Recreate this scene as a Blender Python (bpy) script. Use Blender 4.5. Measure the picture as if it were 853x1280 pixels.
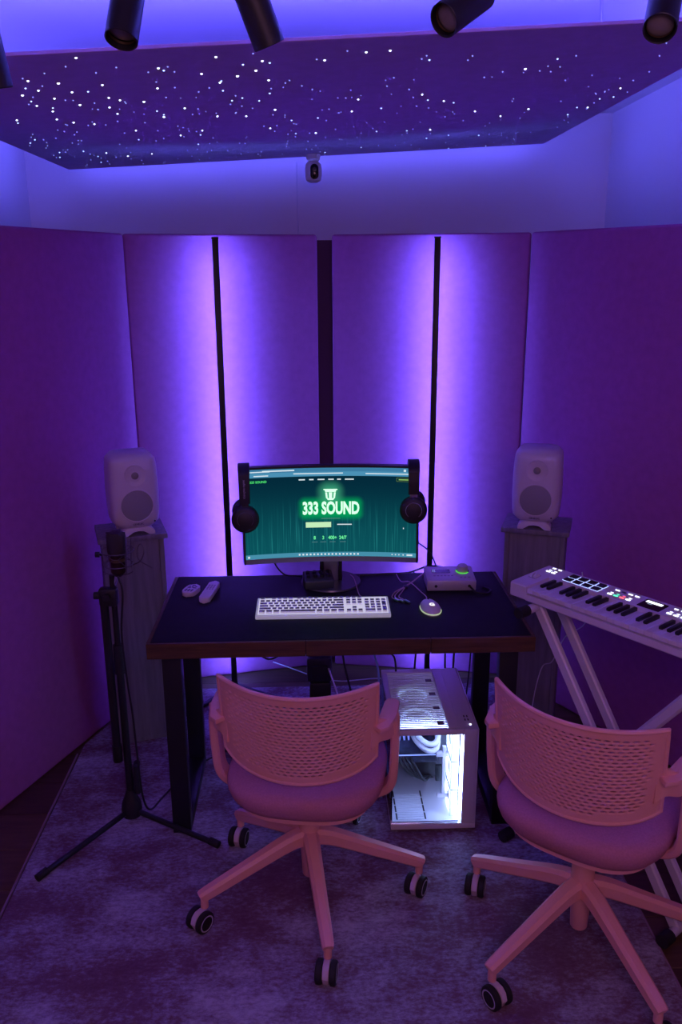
import bpy, bmesh, math, random
from math import sin, cos, pi, radians, sqrt, atan2
from mathutils import Vector, Matrix

for o in list(bpy.data.objects):
    bpy.data.objects.remove(o)
SC = bpy.context.scene
COL = SC.collection
random.seed(7)

# ------------------------------------------------------------------ camera
F, PITCH, YAW, ROLL, CZ = 1048.0, radians(16), radians(2.0), radians(0.3), 1.83
fw = Vector((sin(YAW)*cos(PITCH), cos(YAW)*cos(PITCH), -sin(PITCH)))
r0 = Vector((cos(YAW), -sin(YAW), 0)); u0 = r0.cross(fw)
rr = r0*cos(ROLL) - u0*sin(ROLL); uu = r0*sin(ROLL) + u0*cos(ROLL)
cam_data = bpy.data.cameras.new('camera')
cam_data.sensor_fit = 'VERTICAL'; cam_data.sensor_height = 36; cam_data.sensor_width = 24
cam_data.lens = 36*F/1280; cam_data.clip_start = 0.02
cam = bpy.data.objects.new('camera', cam_data); COL.objects.link(cam)
m = Matrix.Identity(4)
for i in range(3):
    m[i][0] = rr[i]; m[i][1] = uu[i]; m[i][2] = -fw[i]
m[2][3] = CZ
cam.matrix_world = m
SC.camera = cam

# ------------------------------------------------------------------ world, lights, exposure
w = bpy.data.worlds.new('world'); SC.world = w; w.use_nodes = True
w.node_tree.nodes['Background'].inputs[0].default_value = (0.02, 0.008, 0.03, 1)
w.node_tree.nodes['Background'].inputs[1].default_value = 1.0
vs = SC.view_settings
vs.view_transform = 'Standard'; vs.look = 'None'; vs.gamma = 1; vs.use_curve_mapping = False
vs.exposure = 0.0
# warm room light on the ceiling of the half of the studio behind the camera
la = bpy.data.lights.new('room_light', 'AREA'); la.shape = 'RECTANGLE'; la.size = 1.2; la.size_y = 0.8
la.energy = 18; la.color = (1.0, 0.43, 0.85)
lo = bpy.data.objects.new('room_light', la); COL.objects.link(lo)
lo.location = (0.2, -0.7, 2.4)
lo.rotation_euler = (Vector((0.1, 2.4, 0.5))-lo.location).to_track_quat('-Z', 'Y').to_euler()

LAMP_COL = (0.14, 0.205, 1.0); LAMP_STR = 142.0
COVE_COL = (0.115, 0.11, 1.0); COVE_STR = 32.0

# ------------------------------------------------------------------ materials
MATS = {}
def mat(name, col=(.5,.5,.5), rough=.5, metal=0, emis=None, estr=0, var=0, vscale=8, bump=0, bscale=200, spec=None, vstretch=None, alpha=None, sheen=0):
    if name in MATS: return MATS[name]
    M = bpy.data.materials.new(name); M.use_nodes = True
    nt = M.node_tree; b = nt.nodes['Principled BSDF']
    b.inputs['Base Color'].default_value = (*col, 1)
    b.inputs['Roughness'].default_value = rough
    b.inputs['Metallic'].default_value = metal
    if spec is not None: b.inputs['Specular IOR Level'].default_value = spec
    if sheen: b.inputs['Sheen Weight'].default_value = sheen
    if emis:
        b.inputs['Emission Color'].default_value = (*emis, 1); b.inputs['Emission Strength'].default_value = estr
    if var or bump:
        tc = nt.nodes.new('ShaderNodeTexCoord'); mp = nt.nodes.new('ShaderNodeMapping')
        nt.links.new(tc.outputs['Object'], mp.inputs['Vector'])
        if vstretch: mp.inputs['Scale'].default_value = vstretch
    if var:
        n = nt.nodes.new('ShaderNodeTexNoise'); n.inputs['Scale'].default_value = vscale; n.inputs['Detail'].default_value = 6
        nt.links.new(mp.outputs[0], n.inputs['Vector'])
        r = nt.nodes.new('ShaderNodeValToRGB')
        r.color_ramp.elements[0].position = .3; r.color_ramp.elements[1].position = .7
        r.color_ramp.elements[0].color = (*[c*(1-var) for c in col], 1)
        r.color_ramp.elements[1].color = (*[min(1, c*(1+var)) for c in col], 1)
        nt.links.new(n.outputs['Fac'], r.inputs['Fac']); nt.links.new(r.outputs['Color'], b.inputs['Base Color'])
    if bump:
        n2 = nt.nodes.new('ShaderNodeTexNoise'); n2.inputs['Scale'].default_value = bscale; n2.inputs['Detail'].default_value = 2
        nt.links.new(mp.outputs[0], n2.inputs['Vector'])
        bp = nt.nodes.new('ShaderNodeBump'); bp.inputs['Strength'].default_value = bump; bp.inputs['Distance'].default_value = .002
        nt.links.new(n2.outputs['Fac'], bp.inputs['Height']); nt.links.new(bp.outputs['Normal'], b.inputs['Normal'])
    MATS[name] = M
    return M
def emit(name, col, s):
    if name in MATS: return MATS[name]
    M = bpy.data.materials.new(name); M.use_nodes = True; nt = M.node_tree
    nt.nodes.remove(nt.nodes['Principled BSDF'])
    e = nt.nodes.new('ShaderNodeEmission'); e.inputs[0].default_value = (*col, 1); e.inputs[1].default_value = s
    nt.links.new(e.outputs[0], nt.nodes['Material Output'].inputs[0])
    MATS[name] = M
    return M
def glass(name, tint=(.9,.93,1), refl=.08):
    M = bpy.data.materials.new(name); M.use_nodes = True; nt = M.node_tree
    nt.nodes.remove(nt.nodes['Principled BSDF'])
    t = nt.nodes.new('ShaderNodeBsdfTransparent'); t.inputs[0].default_value = (*tint, 1)
    g = nt.nodes.new('ShaderNodeBsdfGlossy'); g.inputs['Roughness'].default_value = .03
    f = nt.nodes.new('ShaderNodeFresnel'); f.inputs[0].default_value = 1.45
    mx = nt.nodes.new('ShaderNodeMixShader')
    nt.links.new(f.outputs[0], mx.inputs[0]); nt.links.new(t.outputs[0], mx.inputs[1]); nt.links.new(g.outputs[0], mx.inputs[2])
    nt.links.new(mx.outputs[0], nt.nodes['Material Output'].inputs[0])
    MATS[name] = M
    return M

fabric = mat('panel_fabric', (.405, .12, .36), .95, var=.06, vscale=30, bump=.25, bscale=700, spec=.1)
wallp = mat('wall_paint', (.72, .70, .74), .9, bump=.05, bscale=90, spec=.2)
ceilp = mat('ceiling_paint', (.75, .73, .78), .9, spec=.2)
starcloth = mat('star_cloth', (.58, .40, .68), .95, var=.05, vscale=20, bump=.2, bscale=500, spec=.1)
black = mat('black_metal', (.010, .010, .012), .45)
blackplastic = mat('black_plastic', (.014, .014, .016), .5)
rubber = mat('rubber', (.012, .012, .013), .7)
darkgap = mat('gap_shade', (.12, .06, .12), .9)  # shade of the slit between back panels, put in as colour
white = mat('white_plastic', (.72, .70, .74), .45)
whitemetal = mat('white_metal', (.66, .64, .68), .4)
salmon = mat('salmon_plastic', (.84, .41, .34), .5, bump=.05, bscale=400)
salmonfab = mat('salmon_fabric', (.52, .22, .27), .95, var=.08, vscale=200, bump=.3, bscale=900, spec=.1)
greywood = mat('grey_wood', (.20, .19, .21), .6, var=.22, vscale=9, vstretch=(6, 6, .5), bump=.1, bscale=60)
browned = mat('brown_wood_edge', (.080, .038, .012), .6, var=.35, vscale=10, vstretch=(1, 8, 14), bump=.1, bscale=60)
desktopm = mat('black_desktop', (.012, .011, .014), .65, var=.15, vscale=40, bump=.05, bscale=300, spec=.22)
spkm = mat('speaker_paint', (.68, .65, .70), .4, bump=.03, bscale=500)
grille = mat('speaker_grille', (.32, .32, .34), .5, metal=.3, bump=.4, bscale=900)
chrome = mat('brushed_steel', (.5, .5, .52), .3, metal=1)
gold = mat('dull_gold', (.20, .15, .08), .4, metal=.9)
silver = mat('silver_case', (.55, .53, .57), .4, metal=.35)
dkscreen = mat('dark_display', (.012, .014, .03), .15)
pcwhite = mat('pc_white', (.70, .70, .74), .45)
pcglass = glass('pc_glass')
cabblack = mat('cable_black', (.012, .012, .014), .5)
cabpink = mat('cable_pinkish', (.62, .42, .50), .5)
cabwhite = mat('cable_white', (.65, .65, .72), .5)

# ------------------------------------------------------------------ mesh helpers
def bm_new(): return bmesh.new()
def box(bm, x0, x1, y0, y1, z0, z1, bev=0, seg=2, mtx=None):
    vs_ = [bm.verts.new((x, y, z)) for z in (z0, z1) for y in (y0, y1) for x in (x0, x1)]
    fs = [(0,2,3,1), (4,5,7,6), (0,1,5,4), (2,6,7,3), (0,4,6,2), (1,3,7,5)]
    faces = [bm.faces.new([vs_[i] for i in f]) for f in fs]
    if bev:
        edges = list({e for f in faces for e in f.edges})
        r = bmesh.ops.bevel(bm, geom=edges, offset=bev, segments=seg, profile=.5, affect='EDGES')
        newv = list({v for f in r['faces'] for v in f.verts} | {v for v in vs_ if v.is_valid})
    else: newv = vs_
    if mtx is not None: bmesh.ops.transform(bm, matrix=mtx, verts=newv)
    return newv
def cyl(bm, p0, p1, ra, rb=None, n=20, caps=True):
    if rb is None: rb = ra
    p0 = Vector(p0); p1 = Vector(p1); d = (p1-p0).normalized()
    a = d.orthogonal().normalized(); b = d.cross(a)
    A = [bm.verts.new(p0+(a*cos(2*pi*i/n)+b*sin(2*pi*i/n))*ra) for i in range(n)]
    B = [bm.verts.new(p1+(a*cos(2*pi*i/n)+b*sin(2*pi*i/n))*rb) for i in range(n)]
    for i in range(n):
        bm.faces.new((A[i], A[(i+1) % n], B[(i+1) % n], B[i]))
    if caps:
        bm.faces.new(A[::-1]); bm.faces.new(B)
    return A+B
def lathe(bm, prof, axis_o=(0,0,0), axis=(0,0,1), n=28, capend=True):
    """prof: list of (radius, height)"""
    o = Vector(axis_o); d = Vector(axis).normalized(); a = d.orthogonal().normalized(); b = d.cross(a)
    rings = []
    for r, h in prof:
        if r < 1e-6: rings.append([bm.verts.new(o+d*h)])
        else: rings.append([bm.verts.new(o+d*h+(a*cos(2*pi*i/n)+b*sin(2*pi*i/n))*r) for i in range(n)])
    for A, B in zip(rings, rings[1:]):
        for i in range(n):
            if len(A) == 1 and len(B) == 1: continue
            if len(A) == 1: bm.faces.new((A[0], B[(i+1) % n], B[i]))
            elif len(B) == 1: bm.faces.new((A[i], A[(i+1) % n], B[0]))
            else: bm.faces.new((A[i], A[(i+1) % n], B[(i+1) % n], B[i]))
    if capend:
        if len(rings[0]) > 1: bm.faces.new(rings[0][::-1])
        if len(rings[-1]) > 1: bm.faces.new(rings[-1])
    return rings
def smooth_path(pts, k=6):
    P = [Vector(p) for p in pts]
    if len(P) < 3: return P
    out = []
    Q = [P[0]*2-P[1]]+P+[P[-1]*2-P[-2]]
    for i in range(1, len(Q)-2):
        p0, p1, p2, p3 = Q[i-1:i+3]
        for j in range(k):
            t = j/k
            out.append(.5*((2*p1)+(p2-p0)*t+(2*p0-5*p1+4*p2-p3)*t*t+(3*p1-p0-3*p2+p3)*t**3))
    out.append(P[-1]); return out
def tube(bm, pts, r, n=8, k=6, smooth=True, closed=False):
    P = smooth_path(pts, k) if smooth else [Vector(p) for p in pts]
    rings = []
    N = len(P); prev = None
    for i, p in enumerate(P):
        if closed: t = (P[(i+1) % N]-P[i-1]).normalized()
        else: t = (P[min(i+1, N-1)]-P[max(i-1, 0)]).normalized()
        a = prev-t*prev.dot(t) if prev is not None else t.orthogonal()
        if a.length < 1e-6: a = t.orthogonal()
        a.normalize(); prev = a; b = t.cross(a)
        rad = r(i/(N-1)) if callable(r) else r
        rings.append([bm.verts.new(p+(a*cos(2*pi*j/n)+b*sin(2*pi*j/n))*rad) for j in range(n)])
    for i in range(N if closed else N-1):
        A = rings[i]; B = rings[(i+1) % N]
        for j in range(n): bm.faces.new((A[j], A[(j+1) % n], B[(j+1) % n], B[j]))
    if not closed:
        bm.faces.new(rings[0][::-1]); bm.faces.new(rings[-1])
def ribbon(bm, pts, side, wid, th, k=5, smooth=True):
    """rectangular bar swept along pts; `side` is the direction of its width"""
    P = smooth_path(pts, k) if smooth else [Vector(p) for p in pts]
    s = Vector(side).normalized(); rings = []; N = len(P)
    for i, p in enumerate(P):
        t = (P[min(i+1, N-1)]-P[max(i-1, 0)]).normalized()
        nrm = t.cross(s).normalized(); f = i/(N-1)
        W = (wid(f) if callable(wid) else wid)/2; T = (th(f) if callable(th) else th)/2
        c = min(W, T)*.45
        rings.append([bm.verts.new(p+s*a+nrm*b) for a, b in
                      ((W-c, T), (-W+c, T), (-W, T-c), (-W, -T+c), (-W+c, -T), (W-c, -T), (W, -T+c), (W, T-c))])
    for A, B in zip(rings, rings[1:]):
        for j in range(8): bm.faces.new((A[j], A[(j+1) % 8], B[(j+1) % 8], B[j]))
    bm.faces.new(rings[0][::-1]); bm.faces.new(rings[-1])
def prism(bm, pts, z0, z1, bev=0, seg=2, mtx=None):
    A = [bm.verts.new((x, y, z0)) for x, y in pts]; B = [bm.verts.new((x, y, z1)) for x, y in pts]
    n = len(pts); fs = [bm.faces.new(A[::-1]), bm.faces.new(B)]
    for i in range(n): fs.append(bm.faces.new((A[i], A[(i+1) % n], B[(i+1) % n], B[i])))
    newv = A+B
    if bev:
        ed = list(set(fs[0].edges) | set(fs[1].edges))
        r = bmesh.ops.bevel(bm, geom=ed, offset=bev, segments=seg, profile=.5, affect='EDGES')
        newv = list({v for f in r['faces'] for v in f.verts} | {v for v in newv if v.is_valid})
    if mtx is not None: bmesh.ops.transform(bm, matrix=mtx, verts=newv)
    return newv
def rrect(cx, cy, w_, h_, r, n=5):
    pts = []
    for sx, sy, a0 in ((1, 1, 0), (-1, 1, 90), (-1, -1, 180), (1, -1, 270)):
        for i in range(n+1):
            a = radians(a0+90*i/n)
            pts.append((cx+sx*(w_/2-r)+r*cos(a), cy+sy*(h_/2-r)+r*sin(a)))
    return pts
def superell(cx, cy, a, b, e=3.2, n=40):
    out = []
    for i in range(n):
        t = 2*pi*i/n; c, s = cos(t), sin(t)
        out.append((cx+a*math.copysign(abs(c)**(2/e), c), cy+b*math.copysign(abs(s)**(2/e), s)))
    return out
def to_mesh(bm, name, smooth=True, angle=40):
    bmesh.ops.recalc_face_normals(bm, faces=bm.faces)
    me = bpy.data.meshes.new(name); bm.to_mesh(me); bm.free()
    if smooth:
        me.polygons.foreach_set('use_smooth', [True]*len(me.polygons))
        try: me.set_sharp_from_angle(angle=radians(angle))
        except Exception: pass
    return me
def link(name, me, material, parent=None, loc=None, rot=None):
    o = bpy.data.objects.new(name, me); COL.objects.link(o)
    if material is not None and len(me.materials) == 0: me.materials.append(material)
    if parent is not None: o.parent = parent
    if loc is not None: o.location = loc
    if rot is not None: o.rotation_euler = rot
    return o
def obj(name, bm, material, parent=None, smooth=True, angle=40, loc=None, rot=None):
    return link(name, to_mesh(bm, name, smooth, angle), material, parent, loc, rot)
def tag(o, label=None, cat=None, group=None, kind=None):
    if label: o['label'] = label
    if cat: o['category'] = cat
    if group: o['group'] = group
    if kind: o['kind'] = kind
    return o
def thing(name, label, cat, loc=(0,0,0), rotz=0, group=None, rot=None):
    o = bpy.data.objects.new(name, None); COL.objects.link(o)
    o.empty_display_size = .05
    o.location = loc; o.rotation_euler = rot if rot else (0, 0, rotz)
    return tag(o, label, cat, group)
def bx(name, dims, material, parent=None, bev=0, seg=2, **k):
    b = bm_new(); box(b, *dims, bev=bev, seg=seg); return obj(name, b, material, parent, **k)
def text_mesh(body, size, align='CENTER', bold=0, xs=1.0, extrude=0):
    c = bpy.data.curves.new('txt', 'FONT'); c.body = body; c.size = size; c.align_x = align; c.align_y = 'CENTER'
    c.offset = bold; c.extrude = extrude; c.resolution_u = 3
    o = bpy.data.objects.new('txt', c); COL.objects.link(o)
    dg = bpy.context.evaluated_depsgraph_get()
    me = bpy.data.meshes.new_from_object(o.evaluated_get(dg))
    bpy.data.objects.remove(o); bpy.data.curves.remove(c)
    for v in me.vertices: v.co.x *= xs
    me.materials.clear()
    return me

# ------------------------------------------------------------------ the room
XL, XR, YB, YF, ZC = -1.30, 1.42, 4.20, -1.6, 2.53
tag(bx('floor', (XL, XR, YF, YB, -.06, -.012), mat('subfloor', (.03, .02, .02), .8), smooth=False), kind='structure',
    label='dark wooden plank floor at the edges of the rug')
fl = bpy.data.objects['floor']
plm = [mat('plank_%d' % i, c, .45, var=.3, vscale=6, vstretch=(1, 9, 1), bump=.08, bscale=80)
       for i, c in enumerate([(.085, .045, .024), (.065, .034, .018), (.10, .055, .028)])]
PW = .19; PLn = 1.33
pmesh = []
for i in range(3):
    b = bm_new(); box(b, .0015, PLn-.0015, .0012, PW-.0012, -.012, 0, bev=.0015, seg=1)
    pmesh.append(to_mesh(b, 'plank', False)); pmesh[-1].materials.append(plm[i])
row = 0; y = YF
while y < YB-.01:
    off = [0, -.5, -.9][row % 3]
    x = XL+off
    while x < XR-.001:
        if x >= XL-.001 and x+PLn <= XR+.001 and y+PW <= YB:
            link('plank', pmesh[random.randrange(3)], None, fl, (x, y, 0))
        else:
            x0 = max(x, XL); x1 = min(x+PLn, XR)
            if x1-x0 > .01:
                b = bm_new(); box(b, x0+.0015, x1-.0015, y+.0012, min(y+PW, YB)-.0012, -.012, 0, bev=.0015, seg=1)
                obj('plank', b, plm[random.randrange(3)], fl, smooth=False)
        x += PLn
    y += PW; row += 1
tag(bx('wall_back', (XL-.1, XR+.1, YB, YB+.1, -.06, ZC+.1), wallp, smooth=False), kind='structure', label='painted back wall above the acoustic panels')
tag(bx('wall_left', (XL-.1, XL, YF, YB, -.06, ZC+.1), wallp, smooth=False), kind='structure')
tag(bx('wall_right', (XR, XR+.1, YF, YB, -.06, ZC+.1), wallp, smooth=False), kind='structure')
tag(bx('wall_front', (XL-.1, XR+.1, YF-.1, YF, -.06, ZC+.1), mat('dark_wall', (.10, .05, .09), .95), smooth=False), kind='structure')
tag(bx('ceiling', (XL, XR, YF, YB, ZC, ZC+.1), ceilp, smooth=False), kind='structure', label='white ceiling above the star panel')

# ------------------------------------------------------------------ acoustic panels
def panel(p0, p1, h, th, label, side=1, group=None):
    """upholstered board standing on the floor from p0 to p1 (front face line)"""
    a = Vector((*p0, 0)); b_ = Vector((*p1, 0)); L = (b_-a).length; ang = atan2(b_.y-a.y, b_.x-a.x)
    t = thing('acoustic_panel', label, 'acoustic panel', a, ang, group)
    b = bm_new()
    box(b, 0, L, 0 if side > 0 else -th, th if side > 0 else 0, .0, h, bev=.012, seg=3)
    obj('fabric_face', b, fabric, t, smooth=True)
    b = bm_new(); y0, y1 = (th, th+.018) if side > 0 else (-th-.018, -th)
    box(b, .03, L-.03, y0, y1, .0, h-.04)
    obj('backing_frame', b, mat('panel_frame_wood', (.25, .18, .12), .7), t, smooth=False)
    return t
PH = 1.98
panel((-.745, 3.545), (.036, 3.70), PH, .05, 'purple acoustic panel behind the lamp pole on the microphone side of the slit', group='tall back panels')
panel((.095, 3.70), (.905, 3.55), PH, .05, 'purple acoustic panel behind the lamp pole on the audio interface side of the slit', group='tall back panels')
panel((-1.285, 2.20), (-.735, 3.531), PH, .05, 'long purple side panel behind the microphone stand', side=1)
panel((.897, 3.534), (1.402, 2.69), PH, .05, 'long purple side panel behind the piano style keyboard controller', side=1)
panel((1.382, 2.66), (1.382, 1.45), PH, .018, 'purple panel lying flat on the side wall past the keyboard controller', side=1)
b = bm_new(); box(b, -.03, .16, 3.78, 3.80, 0, PH-.02)  # added dark sheet behind the slit, standing in for the gap's shade
tag(obj('gap_shade_sheet', b, darkgap, smooth=False), 'dark sheet added for the shade in the slit between back panels', 'shade sheet')

# ------------------------------------------------------------------ star ceiling panel
SPX, SPY0, SPY1 = 1.076, 2.11, 4.09
SYC = (SPY0+SPY1)/2; SHY = (SPY1-SPY0)/2
star = thing('star_ceiling_panel', 'purple hanging ceiling panel dotted with fibre optic stars', 'ceiling panel', (0, SYC, 2.33), rot=(0, -math.atan(.05), 0))
b = bm_new(); box(b, -SPX, SPX, -SHY, SHY, 0, .009, bev=.0015, seg=1); obj('panel_board', b, starcloth, star)
b = bm_new()
for x in (-.8, 0, .8): box(b, x-.02, x+.02, -SHY+.12, SHY-.12, .009, .035)
obj('support_batten', b, mat('batten_wood', (.3, .22, .15), .7), star, smooth=False)
for (hx, hy) in ((-.8, -.6), (.8, -.6), (-.8, .6), (.8, .6)):
    b = bm_new(); cyl(b, (hx, hy, .035), (hx, hy, .20-.05*hx-.004), .004, n=8); obj('hanger_rod', b, chrome, star)
for k, (d, f) in enumerate((((-SPX+.002, -SPX+.008, -SHY+.08, SHY-.02, .0095, .0185), 1.1), ((SPX-.008, SPX-.002, -SHY+.08, SHY-.02, .0095, .0185), 1.1),
              ((-SPX+.02, SPX-.02, SHY-.008, SHY-.002, .0095, .0185), .75), ((-SPX+.05, SPX-.05, -SHY+.05, -SHY+.064, .0095, .015), 9.0))):
    bx('led_strip', d, emit('cove_led_%d' % k, COVE_COL, COVE_STR*f), star, smooth=False)
# stars: tiny fibre ends proud of the cloth
def star_mesh(r):
    b = bm_new(); lathe(b, [(r, 0), (r*.9, -.0012), (r*.5, -.002), (0, -.0024)], n=8, capend=False)
    return to_mesh(b, 'star_light')
smat = [emit('star_white', (.62, .75, 1.0), 6), emit('star_blue', (.35, .5, 1.0), 3.5), emit('star_dim', (.30, .36, 1.0), 1.3)]
smesh = []
for r, mi in ((.0036, 0), (.0029, 0), (.0026, 1), (.0021, 2)):
    me = star_mesh(r); me.materials.append(smat[mi]); smesh.append(me)
def pan(px, py):           # where a picture point meets the star panel's underside, in panel coordinates
    d = fw+rr*((px-426.5)/F)-uu*((py-640)/F)
    t = (2.33-CZ)/(d.z-.05*d.x); p = Vector((0, 0, CZ))+d*t
    return p.x*sqrt(1+.05**2), p.y-SYC
bright = [(27,72),(95,72),(35,101),(48,113),(28,119),(68,123),(46,132),(147,142),(180,127),(231,135),(252,92),(328,76),(297,95),(336,100),(197,110),
          (406,75),(344,137),(272,145),(308,145),(338,160),(205,146),(136,122),(150,125),(270,71),(92,153),(170,163),(128,106),(198,85),(73,104),(90,115),
          (528,118),(555,126),(538,162),(440,139),(448,124),(626,145),(657,86),(735,134),(776,110),(594,139),(661,136),(488,63),(458,65),(820,101),
          (395,166),(253,163),(226,169),(118,155),(160,195),(133,191),(190,192),(275,103),(320,88),(21,150),(71,149),(66,139),(100,131),(137,134)]
pts = []
for i, (px, py) in enumerate(bright):
    x, y = pan(px, py)
    if abs(x) < SPX-.02 and abs(y) < SHY-.02: pts.append((x, y, 0 if i % 4 == 0 else 1))
n = 0
while len(pts) < 300:
    x = random.uniform(-SPX+.03, SPX-.03); y = random.uniform(-SHY+.05, SHY-.02)
    if random.random() > (1.0 if x < .1 else .55): continue
    pts.append((x, y, random.choice((2, 3, 3, 3))))
for x, y, k in pts: link('star_light', smesh[k], None, star, (x, y, -.0002))
b = bm_new()
for i in range(90):
    x = random.uniform(-SPX+.03, SPX-.03); y = random.uniform(-SHY+.4, SHY-.02)
    lathe(b, [(.0018, -.0002), (.0012, -.0015), (0, -.002)], axis_o=(x, y, 0), n=6, capend=False)
tag(obj('faint_star_lights', b, smat[2], star), kind='stuff')

# ------------------------------------------------------------------ ceiling track and spotlights
tr = thing('ceiling_track', 'black ceiling track carrying the row of spotlights', 'track', (0, 1.5, ZC))
bx('rail', (-1.1, 1.1, -.017, .017, -.03, 0), black, tr, bev=.002)
bx('end_cap', (1.1, 1.11, -.018, .018, -.031, 0), blackplastic, tr)
bx('end_cap', (-1.11, -1.1, -.018, .018, -.031, 0), blackplastic, tr)
lensm = mat('spot_lens', (.22, .20, .19), .35, var=.1, vscale=60)
def spot(front, axis, label):
    f = Vector(front); d = Vector(axis).normalized(); L = .105; R = .0258
    back = f-d*L
    t = thing('track_spotlight', label, 'spotlight', (back.x, 1.5, ZC-.03), group='track spotlights')
    o = Vector((back.x, 1.5, ZC-.03))
    b = bm_new()
    lathe(b, [(0, 0), (R*.85, 0), (R, .004), (R, L-.001), (R*.96, L), (R*.9, L-.001), (R*.88, L-.014)], axis_o=back-o, axis=d, n=32, capend=False)
    obj('lamp_body', b, black, t)
    b = bm_new(); lathe(b, [(R*.88, L-.016), (R*.6, L-.0125), (0, L-.0115)], axis_o=back-o, axis=d, n=28, capend=False)
    obj('lens', b, lensm, t)
    b = bm_new(); lathe(b, [(R*.885, L-.012), (R*.8, L-.0085), (R*.78, L-.0125)], axis_o=back-o, axis=d, n=28, capend=False)
    obj('trim_ring', b, gold, t)
    b = bm_new(); mid = back+d*.05-o
    cyl(b, (0, 0, -.0), (0, 0, -.025), .012, n=14)
    tube(b, [(0, 0, -.02), (0, 0, mid.z*.55), mid-d*.03+Vector((0, 0, R*.6)), mid-d*.02], .006, n=8)
    obj('stem', b, black, t)
    bx('adapter', (-.03, .03, -.014, .014, -.016, 0), blackplastic, t, bev=.002)
spot((-.497, 1.5, 2.115), (.10, .2, -1), 'black spotlight at the end of the row by the side wall, lens turned away')
spot((-.288, 1.47, 2.178), (-.13, -.40, -.93), 'black spotlight hanging nearly upright with its pale lens showing')
spot((-.058, 1.50, 2.178), (.36, .25, -.9), 'black spotlight tilted away so its lens is hidden')
spot((.212, 1.44, 2.200), (-.66, -.52, -.52), 'black spotlight swung almost level along the track, lens showing')
spot((.550, 1.44, 2.190), (-.30, -.62, -.72), 'black spotlight aimed steeply down with its large round lens showing')

# ------------------------------------------------------------------ security camera
cx, cyy, cz = .025, 4.00, 2.329
sc = thing('security_camera', 'small white security camera with black oval face under the star panel', 'camera', (cx, cyy, cz))
b = bm_new(); lathe(b, [(.030, 0), (.032, -.004), (.030, -.022), (.020, -.030), (0, -.030)], n=24); obj('mount_base', b, white, sc)
b = bm_new()
lathe(b, [(0, -.028), (.022, -.030), (.034, -.040), (.038, -.060), (.038, -.090), (.033, -.108), (.018, -.117), (0, -.119)], n=32, capend=False)
obj('camera_body', b, white, sc)
b = bm_new()
mt = Matrix.Translation((.004, -.036, -.075)) @ Matrix.Rotation(radians(90), 4, 'X')
prism(b, rrect(0, 0, .036, .064, .0175), -.002, .006, bev=.002, mtx=mt)
fc = obj('face_plate', b, mat('gloss_black', (.006, .006, .008), .15), sc)
b = bm_new(); lathe(b, [(.010, 0), (.010, .003), (.006, .004), (0, .002)], axis_o=(.004, -.042, -.066), axis=(0, -1, 0), n=16); obj('lens', b, dkscreen, fc)
b = bm_new(); tube(b, [(-.052, 4.197, 2.32), (-.052, 4.196, 2.2), (-.050, 4.196, 2.0), (-.052, 4.196, 1.7)], .003, n=6)
tag(obj('camera_cable', b, cabwhite), 'thin pale cable running down the back wall beside security camera', 'cable')

# ------------------------------------------------------------------ rug
RT = .008
b = bm_new()
prism(b, [(-.940, .55), (.95, .55), (.95, 3.10), (.84, 3.47), (-.752, 3.47), (-.932, 3.02)], .0006, RT, bev=.002, seg=1)
rugm = bpy.data.materials.new('rug_distressed'); rugm.use_nodes = True
nt = rugm.node_tree; pb = nt.nodes['Principled BSDF']; pb.inputs['Roughness'].default_value = 1; pb.inputs['Specular IOR Level'].default_value = .05
tc = nt.nodes.new('ShaderNodeTexCoord'); mp = nt.nodes.new('ShaderNodeMapping'); nt.links.new(tc.outputs['Object'], mp.inputs[0])
mp.inputs['Scale'].default_value = (1.0, 1.5, 1)
n1 = nt.nodes.new('ShaderNodeTexNoise'); n1.inputs['Scale'].default_value = 2.6; n1.inputs['Detail'].default_value = 9; n1.inputs['Roughness'].default_value = .72
mp2 = nt.nodes.new('ShaderNodeMapping'); nt.links.new(tc.outputs['Object'], mp2.inputs[0]); mp2.inputs['Scale'].default_value = (26, 44, 1)
n2 = nt.nodes.new('ShaderNodeTexNoise'); n2.inputs['Scale'].default_value = 2.2; n2.inputs['Detail'].default_value = 5; n2.inputs['Roughness'].default_value = .7
nt.links.new(mp.outputs[0], n1.inputs[0]); nt.links.new(mp2.outputs[0], n2.inputs[0])
add = nt.nodes.new('ShaderNodeMath'); add.operation = 'MULTIPLY_ADD'; add.inputs[1].default_value = .55; nt.links.new(n2.outputs[0], add.inputs[0])
nt.links.new(n1.outputs[0], add.inputs[2])
cr = nt.nodes.new('ShaderNodeValToRGB'); el = cr.color_ramp.elements
el[0].position = .60; el[0].color = (.15, .07, .095, 1); el[1].position = .95; el[1].color = (.45, .44, .50, 1)
e = el.new(.72); e.color = (.19, .11, .14, 1)
e = el.new(.80); e.color = (.26, .22, .27, 1)
nt.links.new(add.outputs[0], cr.inputs[0]); nt.links.new(cr.outputs[0], pb.inputs['Base Color'])
bp = nt.nodes.new('ShaderNodeBump'); bp.inputs['Strength'].default_value = .5; bp.inputs['Distance'].default_value = .004
nt.links.new(n2.outputs[0], bp.inputs['Height']); nt.links.new(bp.outputs[0], pb.inputs['Normal'])
rug = thing('rug', 'large distressed purple grey rug under desk and chairs', 'rug')
obj('rug_pile', b, rugm, rug, smooth=False)
b = bm_new()
for x in (-.942, .952): ribbon(b, [(x, .55, .0048), (x, 2.95 if x < 0 else 3.08, .0048)], (1, 0, 0), .006, .009, smooth=False)
ribbon(b, [(-.95, .548, .0048), (.95, .548, .0048)], (0, 1, 0), .006, .009, smooth=False)
obj('rug_binding', b, mat('rug_edge', (.28, .19, .25), 1), rug)

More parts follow.
